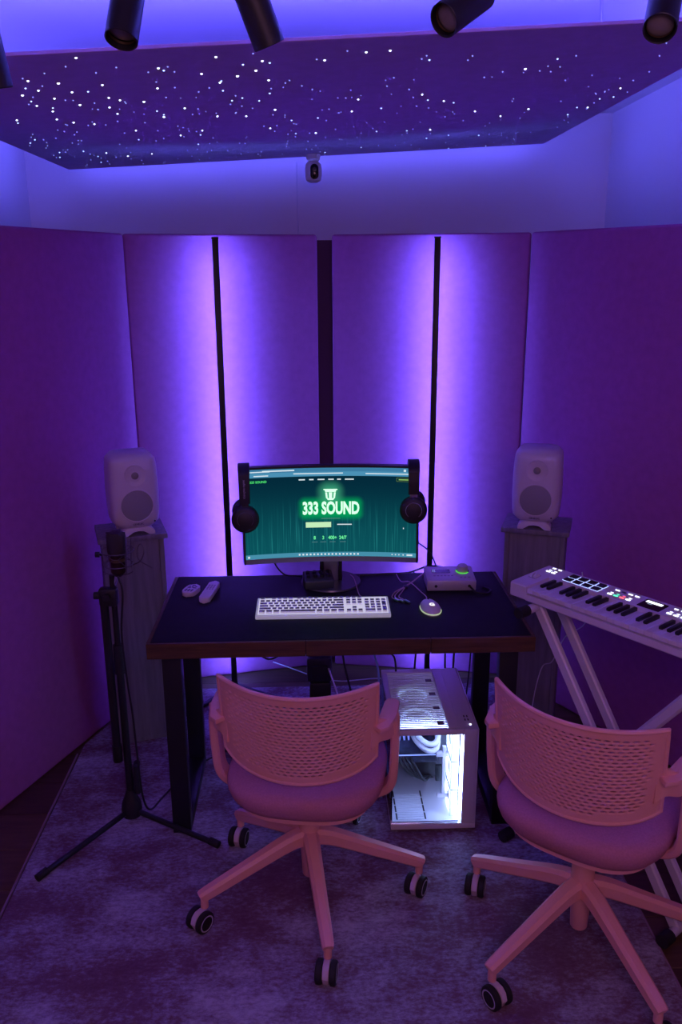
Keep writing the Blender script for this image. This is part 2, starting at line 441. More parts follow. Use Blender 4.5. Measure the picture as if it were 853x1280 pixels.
# ------------------------------------------------------------------ corner floor lamps (LED bar on a black pole, shining at the panels)
ledlamp = emit('lamp_led', LAMP_COL, LAMP_STR)
def floor_lamp(x, y, aim, label):
    t = thing('floor_lamp', label, 'floor lamp', (x, y, 0), aim, group='led pole lamps')
    z0 = .02
    b = bm_new(); box(b, -.0125, .0125, -.010, .004, z0, 1.955, bev=.002); obj('pole', b, black, t)
    b = bm_new(); box(b, -.014, .014, -.012, .012, 1.955, 1.963, bev=.002); obj('top_cap', b, black, t)
    bx('led_strip', (-.0085, .0085, .0042, .0056, .06, 1.945), ledlamp, t, smooth=False)
    for s in (-1, 1):
        b = bm_new(); ribbon(b, [(0, 0, .0175), (s*.13, -.14, .0175), (s*.24, -.225, .0175)], (0, 0, 1), .018, .02)
        obj('foot', b, black, t)
    b = bm_new(); cyl(b, (0, 0, .009), (0, 0, .03), .017, n=16); obj('hub', b, black, t)
floor_lamp(-.370, 3.485, radians(11), 'black LED pole lamp rising behind the desk on the remotes side')
floor_lamp(.513, 3.49, radians(-10), 'black LED pole lamp rising behind the audio interface')

# ------------------------------------------------------------------ desk
DX0, DX1, DY0, DY1, DZ = -.512, .680, 2.345, 2.93, .75
desk = thing('desk', 'black topped desk with brown wood edge and black metal frames', 'desk', ((DX0+DX1)/2, (DY0+DY1)/2, RT))
ox, oy = (DX0+DX1)/2, (DY0+DY1)/2; HW, HD = (DX1-DX0)/2, (DY1-DY0)/2; z1 = DZ-RT
bx('tabletop', (-HW+.012, HW-.012, -HD+.012, HD, z1-.05, z1), desktopm, desk, bev=.002)
cuts = [-HW, -.112, .272, HW]
for a, c in zip(cuts, cuts[1:]):
    bx('front_edge_board', (a+.0006, c-.0006, -HD, -HD+.0115, z1-.051, z1-.0005), browned, desk, bev=.0015, seg=1)
for s in (-1, 1):
    x0, x1 = (-HW, -HW+.0115) if s < 0 else (HW-.0115, HW)
    bx('side_edge_board', (x0, x1, -HD+.0125, HD, z1-.051, z1-.0005), browned, desk, bev=.0015, seg=1)
    xc = s*(HW-.055)
    fr = bx('leg_top_rail', (xc-.03, xc+.03, -HD+.10, HD-.05, z1-.08, z1-.051), black, desk, bev=.002)
    bx('leg', (xc-.03, xc+.03, -HD+.10, -HD+.14, .0, z1-.081), black, desk, bev=.002)
    bx('leg', (xc-.03, xc+.03, HD-.09, HD-.05, .0, z1-.081), black, desk, bev=.002)
    bx('floor_rail', (xc-.03, xc+.03, -HD+.141, HD-.091, .0, .04), black, desk, bev=.002)
bx('cross_beam', (-HW+.09, HW-.09, -.02, .02, z1-.08, z1-.051), black, desk, bev=.002)

# ------------------------------------------------------------------ monitor
MW, MH, MR = .606, .340, 1.5
mon = thing('curved_monitor', 'black curved monitor showing a green glowing studio web page', 'monitor', (.062, 2.845, DZ), radians(-.5))
def mpt(x, z, d=0):       # screen surface point: x across, z up from screen centre, d towards viewer
    a = x/MR
    tilt = radians(3)
    px, py = (MR-d)*sin(a), MR*(1-1)-(MR-d)*(1-cos(a))-d*1.0
    py = -((MR-d)*(1-cos(a)))-d
    return Vector((px, py*cos(tilt)+z*sin(tilt)-.055, z*cos(tilt)-py*sin(tilt)*0+.273))
def curved_slab(x0, x1, z0, z1_, d0, d1, nx=24):
    b = bm_new(); rows = []
    for i in range(nx+1):
        x = x0+(x1-x0)*i/nx
        rows.append([b.verts.new(mpt(x, z, d)) for z, d in ((z0, d0), (z1_, d0), (z1_, d1), (z0, d1))])
    for A, B in zip(rows, rows[1:]):
        for j in range(4): b.faces.new((A[j], A[(j+1) % 4], B[(j+1) % 4], B[j]))
    b.faces.new(rows[0]); b.faces.new(rows[-1][::-1])
    return b
obj('monitor_housing', curved_slab(-MW/2, MW/2, -MH/2, MH/2, -.030, -.002), blackplastic, mon, angle=30)
for nm, d in (('bezel', (-MW/2, -MW/2+.006, -MH/2, MH/2)), ('bezel', (MW/2-.006, MW/2, -MH/2, MH/2)), ('bezel', (-MW/2+.006, MW/2-.006, MH/2-.007, MH/2))):
    obj(nm, curved_slab(*d, -.002, .0015), blackplastic, mon, angle=30)
obj('chin', curved_slab(-MW/2+.006, MW/2-.006, -MH/2, -MH/2+.018, -.002, .002), mat('monitor_chin', (.30, .30, .34), .35, metal=.6), mon, angle=30)
# screen with UV
b = bm_new(); uv = b.loops.layers.uv.new('UVMap'); sx0, sx1, sz0, sz1 = -MW/2+.006, MW/2-.006, -MH/2+.018, MH/2-.007
NX = 32; prev = None
for i in range(NX+1):
    f = i/NX; x = sx0+(sx1-sx0)*f
    cur = (b.verts.new(mpt(x, sz0, .0)), b.verts.new(mpt(x, sz1, .0)), f)
    if prev:
        fc_ = b.faces.new((prev[0], cur[0], cur[1], prev[1]))
        for lp, (U, V) in zip(fc_.loops, ((prev[2], 0), (f, 0), (f, 1), (prev[2], 1))): lp[uv].uv = (U, V)
    prev = cur
sm = bpy.data.materials.new('screen_page'); sm.use_nodes = True; nt = sm.node_tree
nt.nodes.remove(nt.nodes['Principled BSDF'])
class NN:
    def __init__(s, nt): s.nt = nt
    def m(s, op, a, b=None, c=None):
        n = s.nt.nodes.new('ShaderNodeMath'); n.operation = op
        for i, v in enumerate((a, b, c)):
            if v is None: continue
            if isinstance(v, (int, float)): n.inputs[i].default_value = v
            else: s.nt.links.new(v, n.inputs[i])
        return n.outputs[0]
    def ss(s, x, a, b_):
        n = s.nt.nodes.new('ShaderNodeMapRange'); n.interpolation_type = 'SMOOTHSTEP'
        s.nt.links.new(x, n.inputs[0]); n.inputs[1].default_value = a; n.inputs[2].default_value = b_
        return n.outputs[0]
    def mix(s, f, A, B):
        n = s.nt.nodes.new('ShaderNodeMix'); n.data_type = 'RGBA'
        s.nt.links.new(f, n.inputs[0]) if not isinstance(f, (int, float)) else None
        for i, v in ((6, A), (7, B)):
            if isinstance(v, tuple): n.inputs[i].default_value = (*v, 1)
            else: s.nt.links.new(v, n.inputs[i])
        return n.outputs[2]
g = NN(nt)
un = nt.nodes.new('ShaderNodeUVMap'); sp = nt.nodes.new('ShaderNodeSeparateXYZ'); nt.links.new(un.outputs[0], sp.inputs[0])
U, V = sp.outputs[0], sp.outputs[1]
base = g.mix(g.ss(V, .95, .0), (.001, .022, .042), (.003, .085, .105))
# falling vertical streaks, denser to the bottom
cmb = nt.nodes.new('ShaderNodeCombineXYZ'); nt.links.new(g.m('MULTIPLY', U, 120), cmb.inputs[0]); nt.links.new(g.m('MULTIPLY', V, 1.3), cmb.inputs[1])
ns = nt.nodes.new('ShaderNodeTexNoise'); ns.inputs['Scale'].default_value = 1; ns.inputs['Detail'].default_value = 3; nt.links.new(cmb.outputs[0], ns.inputs[0])
st = g.m('MULTIPLY', g.ss(ns.outputs[0], .50, .75), g.ss(V, .75, .1))
base = g.mix(st, base, (.012, .19, .20))
# halo of the glowing title and emblem
def halo(cu, cv, hu, hv, soft):
    dx = g.m('MAXIMUM', g.m('SUBTRACT', g.m('ABSOLUTE', g.m('SUBTRACT', U, cu)), hu), 0)
    dy = g.m('MULTIPLY', g.m('MAXIMUM', g.m('SUBTRACT', g.m('ABSOLUTE', g.m('SUBTRACT', V, cv)), hv), 0), .55)
    d = g.m('SQRT', g.m('ADD', g.m('MULTIPLY', dx, dx), g.m('MULTIPLY', dy, dy)))
    return g.ss(d, soft, 0)
TU, TV = .502, .545
base = g.mix(g.m('MULTIPLY', halo(TU, TV, .148, .055, .055), .9), base, (.0, .36, .10))
base = g.mix(g.m('MULTIPLY', halo(TU-.002, .71, .012, .025, .085), .8), base, (.05, .42, .22))
bar = g.ss(V, .905, .910); base = g.mix(bar, base, (.07, .28, .46))
bar = g.ss(V, .955, .958); base = g.mix(bar, base, (.045, .20, .36))
bar = g.ss(V, .052, .048); base = g.mix(bar, base, (.06, .27, .40))
em = nt.nodes.new('ShaderNodeEmission'); nt.links.new(base, em.inputs[0]); em.inputs[1].default_value = 1.0
nt.links.new(em.outputs[0], nt.nodes['Material Output'].inputs[0])
scr = obj('screen', b, sm, mon, smooth=True)
SWd, SHt = sx1-sx0, sz1-sz0
def on_screen(me, u, v, name, material, d=.0016):
    cx_, cz_ = sx0+SWd*u, sz0+SHt*v
    for vv in me.vertices: vv.co = mpt(cx_+vv.co.x, cz_+vv.co.y, d)
    return link(name, me, material, scr)
def rect_mesh(w_, h_, outline=0):
    b = bm_new()
    if outline:
        for (a0, a1, c0, c1) in ((-w_/2, w_/2, h_/2-outline, h_/2), (-w_/2, w_/2, -h_/2, -h_/2+outline), (-w_/2, -w_/2+outline, -h_/2, h_/2), (w_/2-outline, w_/2, -h_/2, h_/2)):
            b.faces.new([b.verts.new(p) for p in ((a0, c0, 0), (a1, c0, 0), (a1, c1, 0), (a0, c1, 0))])
    else: b.faces.new([b.verts.new(p) for p in ((-w_/2, -h_/2, 0), (w_/2, -h_/2, 0), (w_/2, h_/2, 0), (-w_/2, h_/2, 0))])
    return to_mesh(b, 'r', False)
glow = emit('title_glow', (.62, 1.0, .72), 1.25); green = emit('page_green', (.08, .8, .18), 1.0); pale = emit('page_white', (.75, .85, .9), .9)
lime = emit('page_button', (.55, .85, .50), 1.0); dimtxt = emit('page_dim', (.25, .5, .55), .6)
on_screen(text_mesh('333 SOUND', .060, bold=.0024, xs=.62), TU, TV, 'page_title', glow)
on_screen(text_mesh('333 SOUND', .011, bold=.0003, xs=1.0, align='LEFT'), .034, .862, 'page_name', green)
# emblem: flared cap over a rounded body with three upright slots
def poly(pts):
    b = bm_new(); b.faces.new([b.verts.new((x, y, 0)) for x, y in pts]); return b
b = poly([(1.35*x, 1.35*y) for x, y in ([(-.018, .014), (-.018, .0115), (-.0145, .0105), (-.0135, .006), (.0135, .006), (.0145, .0105), (.018, .0115), (.018, .014)])])
for (x0, x1) in ((-.0135, -.0085), (-.0045, .0045), (.0085, .0135)):
    b.faces.new([b.verts.new((1.35*p[0], 1.35*p[1], 0)) for p in ((x0, .005), (x1, .005), (x1*.85, -.010), (x0*.85, -.010))])
b.faces.new([b.verts.new((1.35*p[0], 1.35*p[1], 0)) for p in ((-.0105, -.010), (.0105, -.010), (.007, -.015), (-.007, -.015))])
on_screen(to_mesh(b, 'emblem', False), TU-.002, .705, 'page_emblem', glow)
for i, (u, wd) in enumerate(((.335, .036), (.390, .026), (.446, .040), (.504, .032), (.550, .022), (.610, .052))):
    on_screen(rect_mesh(wd*SWd*1.0, .0042), u, .872, 'menu_item', pale)
on_screen(rect_mesh(.085*SWd, .013, .0009), .925, .872, 'menu_button_outline', emit('page_olive', (.25, .42, .05), .7))
on_screen(rect_mesh(.06*SWd, .003), .925, .872, 'menu_button_word', emit('page_lime', (.4, .75, .15), .8))
on_screen(rect_mesh(.11*SWd, .0012), .50, .435, 'tagline', dimtxt)
on_screen(rect_mesh(.148*SWd, .019), .428, .365, 'call_button', lime)
on_screen(rect_mesh(.085*SWd, .0035), .580, .366, 'link_text', pale)
for u, s_ in ((.405, '8'), (.455, '3'), (.510, '400+'), (.570, '24/7')):
    on_screen(text_mesh(s_, .017, bold=.0005, xs=.85), u, .215, 'page_counter', emit('page_counter', (.15, .95, .35), 1.0))
    on_screen(rect_mesh(.035*SWd, .0012), u, .168, 'counter_caption', dimtxt)
for i in range(17):
    on_screen(rect_mesh(.006, .006), .315+i*.0215, .027, 'taskbar_icon', emit('page_icon', (.75, .88, .95), .9))
on_screen(rect_mesh(.007, .007), .018, .025, 'taskbar_icon', MATS['page_icon'])
for i, u in enumerate((.86, .88, .90, .925)): on_screen(rect_mesh(.004, .004), u, .027, 'tray_icon', MATS['page_icon'])
on_screen(rect_mesh(.020, .0055), .962, .027, 'clock_text', MATS['page_icon'])
on_screen(rect_mesh(.085, .0035), .08, .972, 'browser_tab_text', MATS['page_icon'])
on_screen(rect_mesh(.11, .0045), .20, .978, 'browser_tab_text', MATS['page_icon'])
on_screen(rect_mesh(.17, .0035), .43, .940, 'address_text', MATS['page_icon'])
on_screen(rect_mesh(.05, .0035), .10, .928, 'bookmark_text', MATS['page_icon'])
on_screen(rect_mesh(.15, .0035), .83, .935, 'toolbar_icons', MATS['page_icon'])
on_screen(rect_mesh(.008, .008), .93, .972, 'window_button', MATS['page_icon'])
on_screen(rect_mesh(.003, .005), .925, .33, 'mouse_cursor', pale)
# stand
b = bm_new(); lathe(b, [(.105, 0), (.108, .003), (.106, .008), (0, .010)], n=48); obj('base_disc', b, mat('monitor_base', (.10, .10, .13), .28, metal=.4), mon)
b = bm_new(); box(b, -.026, .026, -.004, .016, .008, .30, bev=.003); st_ = obj('stand_column', b, mat('stand_silver', (.35, .34, .38), .35, metal=.7), mon)
b = bm_new(); box(b, -.040, -.027, -.006, .020, .008, .28, bev=.003); box(b, .027, .040, -.006, .020, .008, .28, bev=.003); obj('column_cover', b, blackplastic, mon)
b = bm_new(); box(b, -.06, .06, -.045, .012, .24, .34, bev=.006); obj('mount_block', b, blackplastic, mon)

# ------------------------------------------------------------------ headphones hung on the monitor corners
def headphones(x, z, label, ring, slider_vis, yaw, drop=0):
    t = thing('headphones', label, 'headphones', (x, 2.779, z), yaw, group='headphones on the monitor corners')
    R = .058
    # head band: arch in the y-z plane over the monitor edge
    arc = []
    for i in range(15):
        a = pi*i/14
        arc.append((0, -cos(a)*R*.85, sin(a)*.035-.0))
    path = [(0, -R*.95, -.085+drop), (0, -R*.95, -.045+drop)]+arc+[(0, R*.95, -.045+drop), (0, R*.95, -.085+drop)]
    b = bm_new(); ribbon(b, path, (1, 0, 0), lambda f: .036+.004*sin(pi*f), .012, k=3); obj('headband', b, mat('headband_leather', (.012, .011, .013), .55, bump=.2, bscale=300), t)
    for s in (-1, 1):
        y_ = s*R*.95
        b = bm_new(); box(b, -.013, .013, y_-.004-.0*s, y_+.004, -.105+drop, -.078+drop, bev=.002)
        obj('slider', b, chrome if slider_vis else blackplastic, t)
        b = bm_new(); tube(b, [(-.024, y_, -.118+drop), (-.018, y_, -.104+drop), (0, y_, -.098+drop), (.018, y_, -.104+drop), (.024, y_, -.118+drop)], .006, n=8); obj('yoke', b, blackplastic, t)
        ax = (0, s, .12); cz_ = -.142+drop
        b = bm_new(); lathe(b, [(0, -.004), (.040, -.004), (.046, .004), (.047, .014), (.044, .022), (.036, .027), (0, .028)], axis_o=(0, y_-.012*s, cz_), axis=ax, n=36)
        cup = obj('ear_cup', b, blackplastic, t)
        b = bm_new(); tube(b, [Vector((0, y_-.012*s, cz_))+Vector(ax).normalized()*.0287+Vector((cos(2*pi*i/32)*.027, 0, sin(2*pi*i/32)*.027)) for i in range(32)], .0012 if ring else .0009, n=6, smooth=False, closed=True)
        obj('trim_ring', b, mat('ring_silver', (.6, .58, .62), .3, metal=.8) if ring else mat('ring_dark', (.22, .21, .24), .35, metal=.6), cup)
        b = bm_new(); lathe(b, [(.036, -.004), (.044, -.004), (.045, -.014), (.040, -.020), (.028, -.018), (.026, -.008)], axis_o=(0, y_-.012*s, cz_), axis=ax, n=32, capend=False)
        obj('ear_pad', b, mat('ear_pad', (.014, .013, .015), .7), t)
    return t
hp = headphones(-.232, 1.168, 'black headphones with lettered band, hung on the monitor corner towards the remotes', False, False, radians(4))
me = text_mesh('audio-technica', .011, bold=.0001)
for v in me.vertices: v.co = Vector((v.co.y*1.0, -.0622, -v.co.x-.035))
link('band_lettering', me, mat('lettering_grey', (.45, .42, .48), .5), hp)
headphones(.345, 1.174, 'black headphones with silver ring cup, hung on the monitor corner near the audio interface', True, True, radians(-4), drop=.018)

# ------------------------------------------------------------------ speaker stands and loudspeakers
def speaker_stand(x, y, a, label):
    t = thing('speaker_stand', label, 'speaker stand', (x, y, RT), a, group='speaker stands')
    h = .88-RT
    for s in (-1, 1): bx('side_board', (s*.105-.009, s*.105+.009, -.088, .094, 0, h-.02), greywood, t, bev=.0015, seg=1)
    bx('front_board', (-.0955, .0955, -.084, -.070, .02, h-.021), greywood, t, bev=.001, seg=1)
    bx('back_board', (-.0955, .0955, .080, .092, .0, h-.021), greywood, t, bev=.001, seg=1)
    bx('top_board', (-.128, .128, -.105, .108, h-.02, h), greywood, t, bev=.003)
    bx('plinth', (-.0955, .0955, -.080, -.071, 0, .019), greywood, t)
speaker_stand(-.705, 3.118, radians(17), 'grey wooden speaker stand beside the microphone stand')
speaker_stand(.880, 3.120, radians(-20), 'grey wooden speaker stand behind the keyboard controller')
def loudspeaker(x, y, a, label):
    t = thing('loudspeaker', label, 'loudspeaker', (x, y, .88), a, group='white studio monitors')
    # body: lofted rounded box, wider in the middle, tilted front
    b = bm_new()
    nseg = 14; H0, H1 = .030, .305
    secs = []
    N = 48
    for i in range(nseg+1):
        f = i/nseg; z = H0+(H1-H0)*f
        e = 1-abs(2*f-1)**2.2*.07
        cap = 1-(max(0, abs(2*f-1)-.80)/.20)**2*.20
        hw, hd = .0925*e*cap, .092*(1-abs(2*f-1)**2*.06)*cap
        secs.append([b.verts.new((px, py, z)) for px, py in superell(0, 0, hw, hd, 4.2, N)])
    for A, B in zip(secs, secs[1:]):
        for j in range(N): b.faces.new((A[j], A[(j+1) % N], B[(j+1) % N], B[j]))
    b.faces.new(secs[0][::-1]); b.faces.new(secs[-1])
    body = obj('cabinet', b, spkm, t, angle=50)
    fy = -.0915
    b = bm_new(); lathe(b, [(.063, -.002), (.064, .0015), (.061, .003), (.058, .001)], axis_o=(0, fy, .118), axis=(0, -1, 0), n=40, capend=False); obj('woofer_rim', b, spkm, t)
    b = bm_new(); lathe(b, [(.0595, -.002), (.058, .0018), (.035, .0042), (0, .0055)], axis_o=(0, fy, .118), axis=(0, -1, 0), n=40); obj('woofer_grille', b, grille, t)
    b = bm_new(); lathe(b, [(.040, -.006), (.039, .0012), (.030, -.001), (.016, -.0045), (.0135, -.005)], axis_o=(0, fy-.0025, .232), axis=(0, -1, 0), n=36, capend=False); obj('waveguide', b, spkm, t)
    b = bm_new(); lathe(b, [(.0138, -.006), (.0135, -.002), (.009, .001), (0, .0022)], axis_o=(0, fy-.0025, .232), axis=(0, -1, 0), n=24); obj('tweeter', b, grille, t)
    b = bm_new(); cyl(b, (.062, fy+.004, .052), (.062, fy-.0002, .052), .003, n=12); obj('status_light', b, blackplastic, t)
    me = text_mesh('GENELEC', .0095, bold=.0002)
    for v in me.vertices: v.co = Vector((v.co.x, fy-.0004+.004*0, v.co.y+.047))
    for v in me.vertices: v.co.y = -.0885-.0035
    link('maker_lettering', me, mat('lettering_dark', (.05, .05, .06), .5), t)
    # arched table foot
    b = bm_new()
    prof = [(-.062, 0), (-.040, 0), (-.034, .008), (-.020, .017), (0, .020), (.020, .017), (.034, .008), (.040, 0), (.062, 0), (.062, .012), (.056, .022), (.04, .031), (-.04, .031), (-.056, .022), (-.062, .012)]
    mt = Matrix.Translation((0, -.055, 0)) @ Matrix.Rotation(radians(90), 4, 'X')
    prism(b, prof, -.020, .030, bev=.002, mtx=mt)
    mt = Matrix.Translation((0, .05, 0)) @ Matrix.Rotation(radians(90), 4, 'X')
    prism(b, prof, -.014, .014, bev=.002, mtx=mt)
    for s in (-1, 1): box(b, s*.05-.008, s*.05+.008, -.04, .04, .018, .031, bev=.002)
    obj('table_foot', b, spkm, t)
loudspeaker(-.686, 3.108, radians(22), 'white rounded loudspeaker on the stand beside the microphone')
loudspeaker(.868, 3.105, radians(-19), 'white rounded loudspeaker on the stand behind the keyboard controller')

# ------------------------------------------------------------------ microphone on its stand
MX, MY = -.640, 2.525
ms = thing('microphone_stand', 'black tripod microphone stand with folded boom beside the desk', 'microphone stand', (MX, MY, RT))
for tip in ((-.235, -.30), (.315, -.165), (-.05, .33)):
    L = sqrt(tip[0]**2+tip[1]**2); u_ = (tip[0]/L, tip[1]/L)
    b = bm_new(); tube(b, [(u_[0]*.02, u_[1]*.02, .042), (tip[0]*.96, tip[1]*.96, .014)], .0095, n=12, smooth=False)
    lg = obj('leg', b, black, ms)
    b = bm_new(); tube(b, [(tip[0]*.90, tip[1]*.90, .0185), (tip[0], tip[1], .0128)], .0125, n=12, smooth=False); obj('rubber_foot', b, rubber, lg)
b = bm_new(); lathe(b, [(.022, .018), (.032, .022), (.035, .045), (.032, .070), (.020, .098), (.014, .12)], n=24); obj('tripod_hub', b, blackplastic, ms)
b = bm_new(); cyl(b, (0, 0, .03), (0, 0, .60), .0125, n=16); cyl(b, (0, 0, .58), (0, 0, .90), .0095, n=14); obj('upright_tube', b, black, ms)
b = bm_new(); cyl(b, (0, 0, .56), (0, 0, .66), .018, .016, n=16); obj('height_clutch', b, blackplastic, ms)
b = bm_new(); cyl(b, (.026, -.004, .11), (.026, -.004, .215), .011, .009, n=12); obj('cable_grip', b, blackplastic, ms)
b = bm_new(); cyl(b, (-.029, -.012, .26), (-.029, -.012, .84), .0135, n=14); cyl(b, (-.029, -.012, .24), (-.029, -.012, .30), .0160, n=14); obj('boom_arm', b, black, ms)
b = bm_new(); box(b, -.044, .014, -.022, .014, .80, .86, bev=.008); cyl(b, (-.016, -.034, .835), (-.016, .025, .835), .012, n=12); obj('swivel_joint', b, blackplastic, ms)
b = bm_new(); cyl(b, (-.040, -.008, .835), (-.060, -.008, .835), .012, n=12); obj('knob', b, blackplastic, ms)
b = bm_new(); cyl(b, (0, 0, .86), (.018, 0, .905), .007, n=10); obj('mount_thread', b, chrome, ms)
mi = thing('studio_microphone', 'bronze studio microphone in a wire shock mount cage', 'microphone', (MX+.022, MY, .908+RT))
bronze = mat('mic_bronze', (.09, .06, .05), .4, metal=.8); wirem = mat('mic_wire', (.16, .14, .17), .4, metal=.8)
b = bm_new(); lathe(b, [(.012, -.01), (.020, 0), (.024, .006), (.024, .058), (.026, .062)], n=28); obj('mic_body', b, bronze, mi)
b = bm_new(); prism(b, superell(0, 0, .030, .022, 2.6, 32), .062, .135, bev=.012, seg=4); obj('mic_grille', b, mat('mic_mesh', (.05, .042, .04), .5, metal=.5, bump=.6, bscale=900), mi)
b = bm_new(); lathe(b, [(.0245, .04), (.027, .042), (.027, .05), (.0245, .052)], n=24, capend=False); obj('mic_band', b, gold, mi)
b = bm_new()
for z, r in ((.030, .047), (.075, .052)):
    tube(b, [(cos(2*pi*i/28)*r, sin(2*pi*i/28)*r, z) for i in range(28)], .0016, n=6, smooth=False, closed=True)
for i in range(4):
    a = pi/4+i*pi/2
    tube(b, [(cos(a)*.047, sin(a)*.047, .005), (cos(a)*.05, sin(a)*.05, .05), (cos(a)*.054, sin(a)*.054, .105)], .0018, n=6)
    for s in (-1, 1):
        c0 = a+s*.5
        tube(b, [(cos(a)*.05, sin(a)*.05, .075), (cos(c0)*.028, sin(c0)*.028, .052), (cos(a)*.048, sin(a)*.048, .03)], .0011, n=5, smooth=False)
tube(b, [(.047, 0, .005), (.03, 0, -.004), (0, 0, -.006), (-.03, 0, -.004), (-.047, 0, .005)], .002, n=6)
obj('shock_mount_cage', b, wirem, mi)
b = bm_new(); tube(b, [(.05, -.01, .03), (.075, -.02, .045), (.088, -.02, .075), (.08, -.015, .10), (.068, -.015, .085), (.07, -.018, .05), (.11, -.02, .022)], .002, n=6); obj('safety_wire', b, wirem, mi)
b = bm_new(); cyl(b, (-.046, 0, .062), (-.056, 0, .062), .004, n=10); cyl(b, (-.055, 0, .062), (-.068, 0, .062), .009, n=14); obj('mount_knob', b, blackplastic, mi)
b = bm_new()
tube(b, [(MX+.022, MY-.014, .91), (MX+.036, MY-.03, .86), (MX+.022, MY-.028, .72), (MX+.026, MY-.022, .55), (MX+.034, MY-.02, .42), (MX+.038, MY-.02, .28), (MX+.044, MY-.018, .12),
         (MX+.055, MY+.03, .025), (MX+.085, MY+.12, RT+.005), (MX+.15, MY+.27, RT+.005), (-.40, 2.90, RT+.005), (-.22, 3.05, RT+.005), (-.05, 3.2, RT+.005)], .0035, n=8)
tag(obj('microphone_cable', b, cabblack), 'black cable running down the microphone stand and across the rug', 'cable')

# ------------------------------------------------------------------ desk items
KZ = DZ
kb = thing('computer_keyboard', 'white backlit computer keyboard on the desk', 'keyboard', (.029, 2.581, KZ), radians(-.4))
KW, KD = .440, .136
def wedge(bm, x0, x1, y0, y1, z0, zf, zb, bev=.003):
    vs_ = [bm.verts.new(p) for p in ((x0, y0, z0), (x1, y0, z0), (x1, y1, z0), (x0, y1, z0), (x0, y0, zf), (x1, y0, zf), (x1, y1, zb), (x0, y1, zb))]
    fs = [bm.faces.new([vs_[i] for i in f]) for f in ((0, 3, 2, 1), (4, 5, 6, 7), (0, 1, 5, 4), (2, 3, 7, 6), (1, 2, 6, 5), (3, 0, 4, 7))]
    if bev: bmesh.ops.bevel(bm, geom=list({e for f in fs for e in f.edges}), offset=bev, segments=2, profile=.5, affect='EDGES')
kbody = mat('keyboard_shell', (.75, .75, .80), .35, emis=(.72, .78, 1.0), estr=.20)
b = bm_new(); wedge(b, -KW/2, KW/2, -KD/2, KD/2, .0, .014, .022); obj('keyboard_base', b, kbody, kb)
slope = (.022-.014)/KD
b = bm_new(); vv = [b.verts.new((x, y, .0182+slope*y+.0004)) for x, y in ((-KW/2+.007, -KD/2+.008), (KW/2-.007, -KD/2+.008), (KW/2-.007, KD/2-.008), (-KW/2+.007, KD/2-.008))]
b.faces.new(vv); obj('backlight_plate', b, emit('key_backlight', (.76, .72, 1.0), .75), kb, smooth=False)
keym = mat('keycap', (.24, .19, .38), .5); keyside = mat('keycap_side_lit', (.7, .7, .75), .5, emis=(.72, .70, 1.0), estr=.26); keycache = {}
unit = .01905*.983
def key(x, rowi, wu, hu=1):
    k = (wu, hu)
    if k not in keycache:
        b = bm_new(); w_ = wu*unit-.0034; d_ = hu*unit-.0036; h = .0062
        A = [b.verts.new((sx*w_/2, sy*d_/2, 0)) for sx, sy in ((-1, -1), (1, -1), (1, 1), (-1, 1))]
        B = [b.verts.new((sx*(w_/2-.0011), sy*(d_/2-.0012)+.0003, h)) for sx, sy in ((-1, -1), (1, -1), (1, 1), (-1, 1))]
        b.faces.new(B)
        for i in range(4): b.faces.new((A[i], A[(i+1) % 4], B[(i+1) % 4], B[i]))
        me = to_mesh(b, 'key', False); me.materials.append(keym); me.materials.append(keyside); keycache[k] = me
        for p in me.polygons: p.material_index = 0 if p.normal.z > .8 else 1
    cx_ = -KW/2+.0095+(x+wu/2)*unit; cy_ = -KD/2+.010+(rowi+hu/2)*unit
    link('key', keycache[k], None, kb, (cx_, cy_, .0186+slope*cy_+.0012), (math.atan(slope), 0, 0))
rows = {0: [1.25, 1.25, 1.25, 6.25, 1.25, 1.25, 1.25, 1.25], 1: [2.25]+[1]*10+[2.75], 2: [1.75]+[1]*11+[2.25], 3: [1.5]+[1]*12+[1.5], 4: [1]*13+[2]}
for ri, ws in rows.items():
    x = 0
    for wu in ws: key(x, ri, wu); x += wu
for x in [0, 2, 3, 4, 5, 6.5, 7.5, 8.5, 9.5, 11, 12, 13, 14]: key(x, 5.15, 1)
for x in (15.25, 16.25, 17.25):
    for ri in (0, 3, 4, 5.15): key(x, ri, 1)
key(16.25, 1, 1)
for ri in (1, 2, 3, 4):
    for x in (18.5, 19.5, 20.5): key(x, ri, 1)
key(18.5, 0, 2); key(20.5, 0, 1); key(21.5, 0, 1, 2); key(21.5, 2, 1, 2); key(21.5, 4, 1)

# mouse
mo = thing('computer_mouse', 'white computer mouse with glowing rim on the desk', 'mouse', (.384, 2.572, DZ), radians(6))
b = bm_new(); N = 28; prof = [(0, 1.0), (.006, 1.03), (.012, 1.0), (.019, .88), (.026, .62), (.0297, .3), (.030, .0)]
rings = []
for z, s in prof:
    if s == 0: rings.append([b.verts.new((0, -.006, z))]); continue
    rings.append([b.verts.new((.0315*s*(1-.10*sin(2*pi*i/N))*cos(2*pi*i/N), .058*s*sin(2*pi*i/N)-.004*(1-s), z)) for i in range(N)])
for A, B in zip(rings, rings[1:]):
    for i in range(N):
        if len(B) == 1: b.faces.new((A[i], A[(i+1) % N], B[0]))
        else: b.faces.new((A[i], A[(i+1) % N], B[(i+1) % N], B[i]))
b.faces.new(rings[0][::-1])
obj('mouse_shell', b, white, mo, angle=60)
b = bm_new()
P = [(.0328*(1-.10*sin(2*pi*i/N))*cos(2*pi*i/N), .0602*sin(2*pi*i/N), .006) for i in range(N+1)]
tube(b, [p for p in P[:-1] if p[1] < .03], .0016, n=6, smooth=False)
obj('light_rim', b, emit('mouse_rim', (.80, 1.0, .62), .6), mo)
b = bm_new(); box(b, -.003, .003, 0.018, .036, .018, .0285, bev=.002); obj('scroll_wheel', b, rubber, mo)
